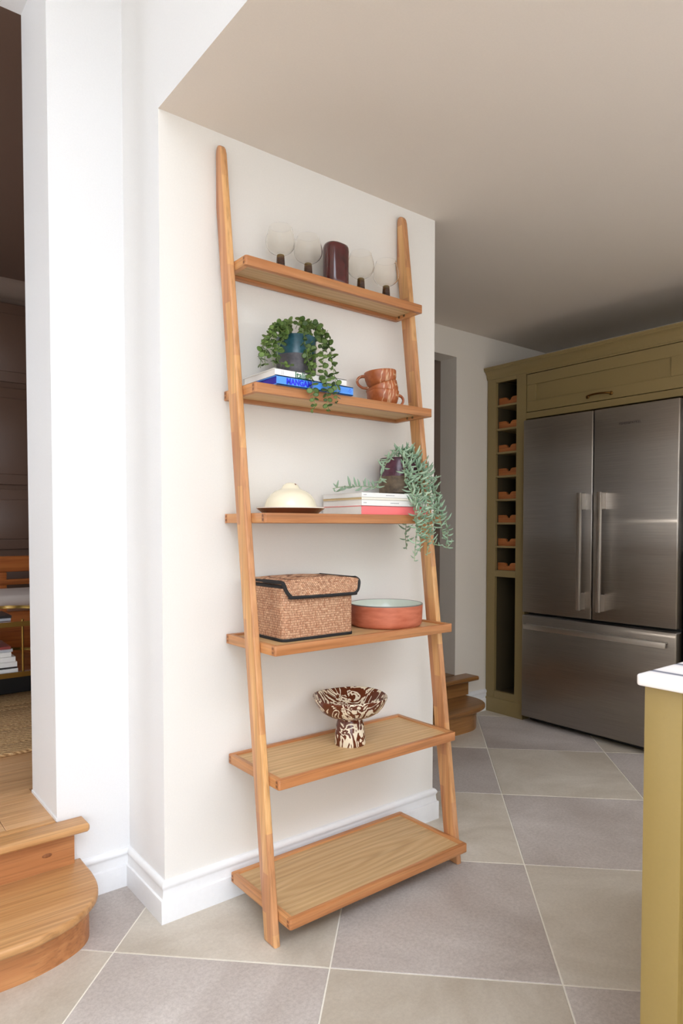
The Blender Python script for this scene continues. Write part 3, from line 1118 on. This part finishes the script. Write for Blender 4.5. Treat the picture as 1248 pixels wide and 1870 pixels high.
# ---------------------------------------------------------------- top shelf: four glasses and a vase
gx = [(.3665, -.068), (.4730, -.066), (.6885, -.072), (.8040, -.072)]
glb = ['leftmost stemmed glass on the top shelf, by the left pole, with amber stem',
       'stemmed glass just left of the burgundy vase on the top shelf',
       'stemmed glass just right of the burgundy vase on the top shelf',
       'rightmost stemmed glass on the top shelf, beside the right pole']
g0 = thing('wine_glass', (gx[0][0], gx[0][1], PZ[0]), glb[0], 'glass', 'amber-stemmed glasses on the top shelf')
bm = bmesh.new()
pr = [(0, 0), (.030, 0), (.0305, .0015), (.022, .0045), (.0155, .012)]
for k in range(9):
    z = .016 + k * .0055
    r = .0142 - .0028 * k / 8
    pr += [(r, z), (r + .0009, z + .0018), (r + .0009, z + .0034), (r, z + .0052)]
pr += [(.0112, .066), (.0085, .0675), (0, .0675)]
lathe(bm, pr, seg=28)
bmesh.ops.translate(bm, verts=bm.verts[:], vec=OFF[g0.name])
obj('stem', bm, 'amber_glass', g0, 50)
outer = [(0, .0678), (.010, .0681), (.020, .0703), (.031, .0760), (.039, .0838), (.0442, .0930), (.0460, .1025), (.0452, .113), (.0425, .126), (.0388, .139), (.0352, .1515)]
inner = [(.0342, .1515), (.0377, .139), (.0413, .126), (.0440, .113), (.0447, .1028), (.0429, .0938), (.0377, .0850), (.0296, .0775), (.019, .0725), (.009, .0714), (0, .0712)]
op = smooth_path([(r, 0, z) for r, z in outer], 3)
ip = smooth_path([(r, 0, z) for r, z in inner], 3)
bm = bmesh.new()
lathe(bm, [(max(p.x, 0), p.z) for p in op] + [(.0347, .1521)] + [(max(p.x, 0), p.z) for p in ip], seg=40)
bmesh.ops.translate(bm, verts=bm.verts[:], vec=OFF[g0.name])
obj('bowl', bm, 'clear_glass', g0, 180)
for (x, y), lb in list(zip(gx, glb))[1:]:
    g = dup(g0)
    g.location = (x, y, PZ[0])
    g['label'] = lb

v = thing('vase', (.580, -.073, PZ[0]), 'burgundy glazed cylinder vase between the glasses on the top shelf', 'vase')
pr = [(0, 0), (.040, 0), (.0425, .003), (.0428, .03), (.0424, .08), (.0430, .128), (.0425, .138), (.0400, .1455), (.0365, .1475), (.033, .146), (.0315, .138), (.0315, .02), (0, .018)]
bm = lathe(bmesh.new(), pr, seg=48)
for q in bm.verts:
    a = math.atan2(q.co.y, q.co.x)
    k = 1 + .018 * math.sin(2 * a + 30 * q.co.z) + .01 * math.sin(5 * a)
    q.co.x *= k
    q.co.y *= k
    if q.co.z > .12:
        q.co.z += .0035 * math.sin(a * 2 + 1.1)
bmesh.ops.translate(bm, verts=bm.verts[:], vec=OFF[v.name])
obj('body', bm, 'burgundy_glaze', v, 80)

# ---------------------------------------------------------------- second shelf: two books, trailing plant, three cups
bk = magazine('book', .268, .553, -.197, -.006, 1.5683, .0265, 'cover_blue', 'bright blue hardback with indigo block lettering under the white book', 'book', 'books under the round-leaved plant', page='page_violet', th=.003)
FR = Matrix(((1, 0, 0), (0, 0, -1), (0, 1, 0)))
letters('title_lettering', 'MANGAMI', .0235, bk, 'ink_indigo', (.301, -.1973, 1.5735), FR, .0006, bold=.0011, sx=.88)
bm = bmesh.new()
for a in range(4):
    x, z = .540 + .0035 * math.cos(R(90 * a)), 1.582 + .0045 * math.sin(R(90 * a))
    box(bm, x - .0012, x + .0012, -.1977, -.1972, z - .0012, z + .0012)
obj('spine_print', bm, 'ink_indigo', bk)
bk = magazine('book', .266, .532, -.190, -.008, 1.5952, .0215, 'cover_white', 'white cookbook with green serif title on its spine on top of the blue book', 'book', 'books under the round-leaved plant', th=.0026)
letters('title_lettering', 'Italian', .027, bk, 'ink_green', (.336, -.1903, 1.5965), FR, .0006, bold=.0004, sx=.9)
letters('small_lettering', 'THE', .0055, bk, 'ink_grey', (.3625, -.1903, 1.6125), FR, .0006)
bm = bmesh.new()
for k in range(6):
    box(bm, .289, .2902, -.1906, -.1899, 1.600 + k * .0022, 1.6012 + k * .0022)
    box(bm, .2945, .2957, -.1906, -.1899, 1.600 + k * .0022, 1.6012 + k * .0022)
obj('spine_print', bm, 'ink_grey', bk)
B2 = 1.6169


def cup_mesh():
    pr = [(0, .0), (.028, 0), (.031, .0015), (.034, .004), (.0425, .012), (.0498, .0235), (.0540, .038), (.0556, .053), (.0560, .0605), (.0549, .062), (.0535, .0605), (.0515, .038), (.0473, .0245), (.040, .0135), (.031, .0075), (0, .0065)]
    return lathe(bmesh.new(), pr, seg=44)


vdir = Vector((.62, .784, 0)).normalized()
rdir = Vector((.784, -.62, 0)).normalized()
c0 = Vector((.7655, -.099, PZ[1]))
c1 = c0 + Vector((0, 0, .0235)) + rdir * .014
c2 = c0 + Vector((0, 0, .0665)) - rdir * .0045
cups = [(tuple(c0), 0, 'terracotta cup with pale glaze drips at the bottom of the stack of three', 0),
        (tuple(c1), 19, 'tilted terracotta cup wedged in the middle of the stack of three', 120),
        (tuple(c2), 5, 'terracotta cup with looped handle to the left on top of the stack of three', 190)]
for (loc, tilt, lb, ha) in cups:
    c_ = thing('cup', loc, lb, 'cup', 'stacked terracotta cups')
    bm = cup_mesh()
    bmesh.ops.translate(bm, verts=bm.verts[:], vec=Vector(loc))
    b_ = obj('body', bm, 'drip_terracotta', c_, 60)
    # handle built pointing to +x of the cup, then turned about its axis
    hp = smooth_path([(.0525, 0, .052), (.062, 0, .0535), (.074, 0, .050), (.081, 0, .040), (.078, 0, .027), (.066, 0, .016), (.052, 0, .012), (.040, 0, .0135)], 5)
    bm = tube(bmesh.new(), hp, [.0062 - .0018 * math.sin(math.pi * i / (len(hp) - 1)) for i in range(len(hp))], 10)
    a = math.atan2(rdir.y, rdir.x) + R({0: 25, 120: 128, 190: 176}[ha])
    bmesh.ops.rotate(bm, verts=bm.verts[:], matrix=Matrix.Rotation(a, 3, 'Z'))
    bmesh.ops.translate(bm, verts=bm.verts[:], vec=Vector(loc))
    obj('handle', bm, 'drip_terracotta', c_, 60)
    c_.rotation_mode = 'QUATERNION'
    c_.rotation_quaternion = Matrix.Rotation(R(tilt), 3, -vdir).to_quaternion()


def pot(name, loc, r0, r1, h, mat, label):
    p = thing(name, loc, label, 'plant')
    pr = [(0, 0), (r0 - .004, 0), (r0, .003), (r1, h - .003), (r1 - .002, h), (r1 - .006, h - .001), (r1 - .007, h - .02), (r1 - .008, h - .02)]
    bm = lathe(bmesh.new(), pr, seg=48)
    bmesh.ops.translate(bm, verts=bm.verts[:], vec=Vector(loc))
    obj('pot', bm, mat, p, 50)
    bm = lathe(bmesh.new(), [(0, h - .014), (r1 * .5, h - .012), (r1 - .0075, h - .017), (r1 - .0075, h - .022), (0, h - .022)], seg=32)
    for q in bm.verts:
        q.co.z += .002 * mnoise.noise(q.co * 90)
    bmesh.ops.translate(bm, verts=bm.verts[:], vec=Vector(loc))
    obj('soil', bm, 'soil', p, 60)
    return p


def round_leaf():
    """thick, slightly cupped round leaf: base at the origin, lying along +x"""
    t = bmesh.new()
    L, N = 1., 10
    def P(u, a, top):
        x = .5 + .5 * u * math.cos(a)
        y = .46 * u * math.sin(a)
        z = .10 * u * u + (.035 if top else -.035) * (1 - u ** 4) + .10
        return (x, y, z - .10)
    for top in (True, False):
        c = t.verts.new(P(0, 0, top))
        r1 = [t.verts.new(P(.62, 2 * math.pi * i / N, top)) for i in range(N)]
        r2 = [t.verts.new(P(1, 2 * math.pi * i / N, top)) for i in range(N)]
        for i in range(N):
            j = (i + 1) % N
            t.faces.new((c, r1[i], r1[j]))
            t.faces.new((r1[i], r2[i], r2[j], r1[j]))
    bmesh.ops.remove_doubles(t, verts=t.verts[:], dist=.001)
    bmesh.ops.recalc_face_normals(t, faces=t.faces[:])
    return t


def finger_leaf(bend):
    """plump crescent leaf along +x curving up"""
    pts, rad = [], []
    for i in range(7):
        u = i / 6
        pts.append((u, 0, bend * (u - u * u * .15) * u))
        rad.append(max(.008, .135 * math.sin(math.pi * (u * .86 + .1)) ** .8))
    b = tube(bmesh.new(), pts, rad, 6)
    for q in b.verts:
        q.co.y *= 1.25
    return b


def leaf_mesh(name, bm, mat):
    me = bpy.data.meshes.new(name)
    bm.to_mesh(me)
    bm.free()
    me.materials.append(M[mat])
    me.polygons.foreach_set('use_smooth', [True] * len(me.polygons))
    return me


def strand(plant, pts, rad, mat, meshes, step, size, pair, droop, jitter, rnd, budget, rest, face):
    off = OFF[plant.name]
    path = smooth_path(pts, 10)
    obj('stem', tube(bmesh.new(), path, rad, 5), mat, plant, 60)
    acc, side = 0., 0
    n = len(path)
    for i, (a, b) in enumerate(zip(path, path[1:])):
        acc += (b - a).length
        if acc < step:
            continue
        acc -= step
        d = (b - a).normalized()
        ref = Vector((0, 0, 1)) if abs(d.z) < .8 else Vector((rnd.uniform(-.5, .5), 1, 0))
        s0 = d.cross(ref).normalized()
        side += 1
        tip = 1 - .45 * max(0, (i / n - .75) / .25)
        for sgn in ((1, -1) if pair else (1 if side % 2 else -1,)):
            ang = rnd.uniform(-jitter, jitter) + (75 if side % 2 else 0) * (1 if pair else .4)
            s = Matrix.Rotation(R(ang), 3, d) @ (s0 * sgn)
            x = (s + d * droop + Vector((0, 0, .15))).normalized()
            L = size * rnd.uniform(.72, 1.15) * tip
            if x.y > 0 and b.y + x.y * L > -.006:
                x.y *= -1
            z = Vector(face) + Vector((rnd.uniform(-.5, .5), rnd.uniform(-.4, .4), rnd.uniform(-.4, .4)))
            y = z.cross(x).normalized()
            z = x.cross(y)
            mw = Matrix.Translation(b - off) @ Matrix((x, y, z)).transposed().to_4x4() @ Matrix.Diagonal((L, L, L, 1))
            me = rnd.choice(meshes)
            if budget:
                budget.pop()
                o = bpy.data.objects.new('leaf', me)
                COL.objects.link(o)
                o.parent = plant
                o.matrix_local = mw
            else:
                t = bmesh.new()
                t.from_mesh(me)
                bmesh.ops.transform(t, verts=t.verts[:], matrix=mw)
                place(rest, t)


def foliage_rest(plant, rest, mat):
    if not rest.verts:
        return
    me = leaf_mesh('small_leaves', rest, mat)
    o = bpy.data.objects.new('small_leaves', me)
    COL.objects.link(o)
    o.parent = plant
    o['kind'] = 'stuff'


VINE = [
  [(0.387,-0.090,1.773),(0.350,-0.100,1.777),(0.297,-0.120,1.741),(0.268,-0.130,1.694),(0.253,-0.135,1.650),(0.251,-0.135,1.623)],
  [(0.387,-0.090,1.776),(0.310,-0.130,1.753),(0.276,-0.145,1.705),(0.257,-0.150,1.656),(0.259,-0.150,1.628)],
  [(0.397,-0.090,1.774),(0.323,-0.140,1.741),(0.284,-0.155,1.699),(0.275,-0.160,1.657),(0.278,-0.165,1.629)],
  [(0.377,-0.110,1.760),(0.326,-0.150,1.728),(0.293,-0.165,1.675),(0.290,-0.170,1.641),(0.313,-0.175,1.634),(0.339,-0.178,1.634)],
  [(0.397,-0.090,1.771),(0.374,-0.100,1.788),(0.339,-0.140,1.752),(0.314,-0.160,1.708)],
  [(0.411,-0.100,1.771),(0.411,-0.120,1.784),(0.391,-0.160,1.728),(0.391,-0.175,1.680),(0.388,-0.190,1.639),(0.382,-0.212,1.599),(0.383,-0.216,1.558),(0.389,-0.216,1.515),(0.373,-0.216,1.497)],
  [(0.435,-0.080,1.784),(0.463,-0.100,1.798),(0.460,-0.140,1.761),(0.454,-0.170,1.700),(0.432,-0.200,1.637),(0.436,-0.214,1.589),(0.436,-0.216,1.540),(0.442,-0.216,1.504)],
  [(0.448,-0.070,1.785),(0.492,-0.090,1.792),(0.492,-0.140,1.743),(0.488,-0.170,1.697),(0.473,-0.195,1.651),(0.468,-0.212,1.611),(0.474,-0.216,1.569),(0.470,-0.216,1.531)],
  [(0.446,-0.080,1.780),(0.434,-0.120,1.774),(0.419,-0.150,1.723),(0.412,-0.170,1.676),(0.398,-0.195,1.620)],
  [(0.421,-0.070,1.783),(0.438,-0.070,1.811),(0.470,-0.060,1.812),(0.495,-0.050,1.802)],
  [(0.445,-0.060,1.787),(0.503,-0.060,1.808),(0.526,-0.080,1.791),(0.529,-0.100,1.770)],
  [(0.390,-0.070,1.774),(0.355,-0.070,1.778),(0.323,-0.070,1.746),(0.301,-0.080,1.713)],
  [(0.425,-0.100,1.777),(0.445,-0.140,1.751),(0.453,-0.160,1.718),(0.426,-0.180,1.668),(0.424,-0.205,1.606)],
]
TRAIL = [
  [(0.826,-0.120,1.413),(0.750,-0.160,1.401),(0.709,-0.180,1.370),(0.681,-0.190,1.331),(0.653,-0.200,1.294),(0.635,-0.205,1.281)],
  [(0.680,-0.170,1.287),(0.637,-0.170,1.288),(0.594,-0.160,1.288),(0.545,-0.150,1.285),(0.508,-0.150,1.278)],
  [(0.831,-0.120,1.414),(0.801,-0.160,1.420),(0.780,-0.190,1.364),(0.771,-0.210,1.307),(0.785,-0.230,1.261),(0.786,-0.255,1.206),(0.807,-0.260,1.142),(0.833,-0.260,1.115)],
  [(0.839,-0.120,1.414),(0.825,-0.170,1.417),(0.806,-0.200,1.346),(0.793,-0.235,1.270),(0.773,-0.260,1.197),(0.767,-0.262,1.116),(0.762,-0.262,1.071),(0.760,-0.262,1.044)],
  [(0.847,-0.120,1.415),(0.846,-0.170,1.414),(0.837,-0.200,1.348),(0.837,-0.230,1.272),(0.816,-0.258,1.197),(0.823,-0.262,1.124),(0.818,-0.262,1.060)],
  [(0.871,-0.100,1.418),(0.891,-0.140,1.403),(0.887,-0.180,1.342),(0.875,-0.210,1.274),(0.843,-0.250,1.207),(0.830,-0.260,1.152),(0.846,-0.260,1.105),(0.878,-0.260,1.094)],
  [(0.886,-0.090,1.420),(0.933,-0.120,1.401),(0.932,-0.160,1.340),(0.913,-0.200,1.276),(0.901,-0.240,1.217),(0.924,-0.250,1.170),(0.932,-0.250,1.123),(0.924,-0.250,1.085),(0.949,-0.250,1.100)],
  [(0.861,-0.110,1.413),(0.861,-0.160,1.390),(0.858,-0.190,1.321),(0.824,-0.230,1.262),(0.799,-0.260,1.188),(0.787,-0.262,1.115),(0.787,-0.262,1.074)],
  [(0.839,-0.120,1.418),(0.811,-0.130,1.423),(0.786,-0.140,1.420)],
  [(0.871,-0.100,1.422),(0.872,-0.110,1.443),(0.874,-0.130,1.427),(0.866,-0.160,1.390),(0.869,-0.190,1.350),(0.880,-0.200,1.312)],
  [(0.904,-0.080,1.422),(0.968,-0.100,1.391),(0.974,-0.130,1.336),(0.934,-0.190,1.267),(0.888,-0.245,1.208),(0.899,-0.250,1.161),(0.916,-0.250,1.114)],
  [(0.852,-0.120,1.415),(0.803,-0.185,1.366),(0.792,-0.210,1.299),(0.771,-0.250,1.224),(0.769,-0.260,1.170),(0.779,-0.260,1.133)],
  [(0.935,-0.040,1.202),(0.930,-0.045,1.161),(0.923,-0.050,1.121),(0.929,-0.050,1.074)],
  [(0.867,-0.110,1.417),(0.878,-0.170,1.371),(0.877,-0.200,1.303),(0.866,-0.240,1.235),(0.869,-0.250,1.189),(0.851,-0.255,1.151)],
  [(0.841,-0.120,1.415),(0.800,-0.180,1.394),(0.791,-0.205,1.327),(0.790,-0.220,1.280),(0.791,-0.250,1.224)],
]
rnd = random.Random(11)
pp = pot('potted_plant', (.408, -.092, B2), .0615, .0630, .128, 'dip_glaze_blue', 'round-leaved green trailing plant in a blue and charcoal pot on the books')
rl = [leaf_mesh('leaf', round_leaf(), 'leaf_green')]
bud, rest = [0] * 298, bmesh.new()
for s in [VINE[k] for k in (5, 6, 7, 8, 3, 2, 4, 9, 10, 1, 0, 11)]:
    strand(pp, s, .0010, 'stem_green', rl, .0152, .0190, True, .3, 35, rnd, bud, rest, (-.35, -.9, .55))
foliage_rest(pp, rest, 'leaf_green')

pp = pot('potted_plant', (.838, -.105, 1.1903 + .0822), .071, .069, .124, 'dip_glaze_plum', 'grey-green trailing succulent in a plum and brown pot on the magazine pile')
fl_ = [leaf_mesh('leaf', finger_leaf(b), 'leaf_sage') for b in (.8, 1.05, .6)]
bud, rest = [0] * 298, bmesh.new()
for s in [TRAIL[k] for k in (2, 3, 4, 11, 7, 14, 5, 0, 1, 12, 9, 8, 13, 6, 10)]:
    strand(pp, s, .0013, 'stem_pale', fl_, .0088, .0240, False, .4, 75, rnd, bud, rest, (-.2, -.25, 1))
foliage_rest(pp, rest, 'leaf_sage')

# ---------------------------------------------------------------- third shelf: domed dish, magazines
pz = PZ[2]
pl = thing('serving_plate', (.3655, -.122, pz), 'brown-backed serving plate under the cream dome on the third shelf', 'plate')
bm = bmesh.new()
lathe(bm, [(0, 0), (.074, 0), (.080, .002), (.092, .0135), (.1035, .0215), (.1055, .023)], .3655, -.122, pz, 56, mi=0)
lathe(bm, [(.1055, .023), (.1052, .0262), (.1, .0265), (.084, .021), (.075, .0105), (.07, .0095), (0, .0095)], .3655, -.122, pz, 56, mi=1)
bmesh.ops.remove_doubles(bm, verts=bm.verts[:], dist=.0002)
obj('body', bm, ['brown_glaze', 'rim_glaze'], pl, 60)
dm = thing('dome_lid', (.3655, -.122, pz + .0097), 'cream glazed dome lid with a pierced knob on the brown plate', 'dish lid')
pr = [(.0785, 0), (.0815, .001), (.0825, .006), (.0805, .022), (.0745, .040), (.064, .055), (.050, .0655), (.036, .0715), (.030, .0745), (.0265, .079), (.0225, .0855), (.015, .0905), (.007, .0925), (0, .093), (0, .088), (.012, .086), (.03, .07), (.05, .06), (.064, .048), (.074, .03), (.0775, .01)]
bm = lathe(bmesh.new(), pr, .3655, -.122, pz + .0097, 56, closed=False)
obj('dome', bm, 'cream_glaze', dm, 80)
bm = bmesh.new()
bmesh.ops.create_uvsphere(bm, u_segments=12, v_segments=8, radius=1)
bmesh.ops.scale(bm, verts=bm.verts[:], vec=(.0038, .0038, .0055))
bmesh.ops.translate(bm, verts=bm.verts[:], vec=(.3655 + .0035, -.122 - .0195, pz + .0097 + .0835))
obj('finger_hole', bm, 'end_grain', dm, 80)
mz = pz + .0003
mg = [(.0335, 'cover_coral', 'thick coral-spined volume at the bottom of the magazine pile on the third shelf', 0, .0018),
      (.0185, 'cover_white', 'thick white magazine resting on the coral volume on the third shelf', .0015, .0009),
      (.0080, 'cover_sand', 'thin cream-edged magazine between the two white ones on the third shelf', .001, .0009),
      (.0145, 'cover_white', 'white magazine topping the pile under the plum pot on the third shelf', .0015, .0007)]
for i, (h, cv, lb, dx, th_) in enumerate(mg):
    o = magazine('magazine', .567 + dx, .860 + dx, -.222 + dx, -.014, mz, h, 'cover_cream' if cv == 'cover_sand' else cv, lb, 'magazine', 'magazines on the third shelf', page='cover_sand' if cv == 'cover_sand' else 'page_white', th=th_)
    if i in (1, 3):
        bm = bmesh.new()
        for x0, n_, st_ in ((.577, 3, .0042), (.672 + .02 * (i == 1), 9, .0042)):
            for k in range(n_):
                box(bm, x0 + k * st_, x0 + k * st_ + .0028, -.222 + dx - .0003, -.222 + dx + .0004, mz + h * .42, mz + h * .60)
        obj('spine_print', bm, 'ink_grey', o)
    # page layers seen on the left side
    mz += h + .0003

# ---------------------------------------------------------------- fourth shelf: woven box, terracotta dish
pz = PZ[3]
X0, X1, Y0, Y1 = .272, .536, -.221, -.03
bx = thing('storage_basket', ((X0 + X1) / 2, (Y0 + Y1) / 2, pz), 'woven seagrass storage box with black-edged flap lid on the fourth shelf', 'basket')
rrp = rounded_rect(X0, X1, Y0, Y1, .018, 5)
obj('body', prism(bmesh.new(), rrp, pz + .003, pz + .166, 'Z'), 'sea_grass', bx)
rr2 = rounded_rect(X0 - .002, X1 + .002, Y0 - .002, Y1 + .002, .02, 5)
obj('base_trim', prism(bmesh.new(), rr2, pz, pz + .0095, 'Z', bev=.002), 'black_trim', bx)
obj('top_trim', prism(bmesh.new(), rr2, pz + .156, pz + .1665, 'Z', bev=.002), 'black_trim', bx)
# lid: slightly crowned top and a front flap
LX0, LX1, LY0, LY1 = X0 - .008, X1 + .012, Y0 - .006, Y1 + .004
t = bmesh.new()
NX, NY = 10, 8
g_ = [[None] * (NY + 1) for _ in range(NX + 1)]
h_ = [[None] * (NY + 1) for _ in range(NX + 1)]
for i in range(NX + 1):
    for j in range(NY + 1):
        u, v_ = i / NX, j / NY
        crown = .012 * math.sin(math.pi * u) ** .8 * math.sin(math.pi * (.25 + .6 * v_)) 
        x, y = LX0 + (LX1 - LX0) * u, LY0 + (LY1 - LY0) * v_
        g_[i][j] = t.verts.new((x, y, pz + .176 + crown))
        h_[i][j] = t.verts.new((x, y, pz + .1685 + crown * .6))
for i in range(NX):
    for j in range(NY):
        t.faces.new((g_[i][j], g_[i + 1][j], g_[i + 1][j + 1], g_[i][j + 1]))
        t.faces.new((h_[i][j], h_[i][j + 1], h_[i + 1][j + 1], h_[i + 1][j]))
for i in range(NX):
    t.faces.new((g_[i][0], h_[i][0], h_[i + 1][0], g_[i + 1][0]))
    t.faces.new((g_[i + 1][NY], h_[i + 1][NY], h_[i][NY], g_[i][NY]))
for j in range(NY):
    t.faces.new((g_[0][j + 1], h_[0][j + 1], h_[0][j], g_[0][j]))
    t.faces.new((g_[NX][j], h_[NX][j], h_[NX][j + 1], g_[NX][j + 1]))
bmesh.ops.recalc_face_normals(t, faces=t.faces[:])
bm = bmesh.new()
place(bm, t)
lid = obj('lid', bm, 'sea_grass_lid', bx, 50)
zt_, zb_ = pz + .1745, pz + .129
fo = [(LX0 + .004, zt_), (LX0 + .006, zt_ - .010), (LX0 + .010, zt_ - .020), (LX0 + .017, zb_ + .015), (LX0 + .027, zb_ + .006), (LX0 + .044, zb_ + .001), (LX1 - .030, zb_), (LX1 - .016, zb_ + .002), (LX1 - .007, zb_ + .008), (LX1 - .002, zb_ + .018), (LX1, zt_ - .008), (LX1 - .004, zt_)]
obj('flap', prism(bmesh.new(), fo, LY0 - .006, LY0 - .0005, 'Y'), 'sea_grass_lid', lid, 30)
path = [(LX0, LY0 + .10, zt_ + .0), (LX0, LY0 + .04, zt_), (LX0, LY0, zt_)] + [(x, LY0 - .0035, z) for x, z in fo[1:-1]] + [(LX1, LY0 + .012, zt_ + .001), (LX1, LY0 + .04, zt_), (LX1, LY1, zt_)]
bm = tube(bmesh.new(), smooth_path(path, 5), .0058, 8)
tube(bm, [(LX0, LY1, zt_), (LX0, LY0 + .05, zt_)], .0042, 8)
tube(bm, [(LX0, LY1, zt_), (LX1, LY1, zt_)], .0042, 8)
obj('piping', bm, 'black_trim', lid, 60)

ds = thing('baking_dish', (.744, -.142, pz), 'round terracotta dish with pale green glazed inside on the fourth shelf', 'dish')
bm = bmesh.new()
lathe(bm, [(0, 0), (.108, 0), (.116, .003), (.1205, .010), (.1225, .022), (.1245, .0735)], .744, -.142, pz, 72, mi=0)
lathe(bm, [(.1245, .0735), (.1243, .0765), (.1225, .0772), (.1205, .0760)], .744, -.142, pz, 72, mi=1)
lathe(bm, [(.1205, .0760), (.1180, .024), (.114, .012), (.106, .007), (0, .006)], .744, -.142, pz, 72, mi=2)
bmesh.ops.remove_doubles(bm, verts=bm.verts[:], dist=.0002)
bmesh.ops.recalc_face_normals(bm, faces=bm.faces[:])
obj('body', bm, ['terracotta', 'rim_grey', 'inside_glaze'], ds, 60)

# ---------------------------------------------------------------- fifth shelf: marbled pedestal bowl
pz = PZ[4]
pb = thing('pedestal_bowl', (.571, -.160, pz), 'brown and cream marbled clay pedestal bowl alone on the fifth shelf', 'bowl')
pr = [(0, 0), (.050, 0), (.0508, .003), (.0495, .03), (.046, .06), (.0415, .078), (.0395, .083), (.041, .086), (.055, .090), (.075, .097), (.095, .109), (.108, .125), (.1175, .143), (.1216, .153), (.1219, .156), (.120, .1575), (.1165, .1560), (.108, .142), (.097, .128), (.080, .114), (.055, .104), (.025, .099), (0, .098)]
bm = lathe(bmesh.new(), pr, .571, -.160, pz, 72)
for q in bm.verts:
    a = math.atan2(q.co.y + .160, q.co.x - .571)
    k = (q.co.z - pz) / .157
    q.co.z += .002 * k ** 3 * math.sin(3 * a + .5)
obj('body', bm, 'marbled_clay', pb, 70)
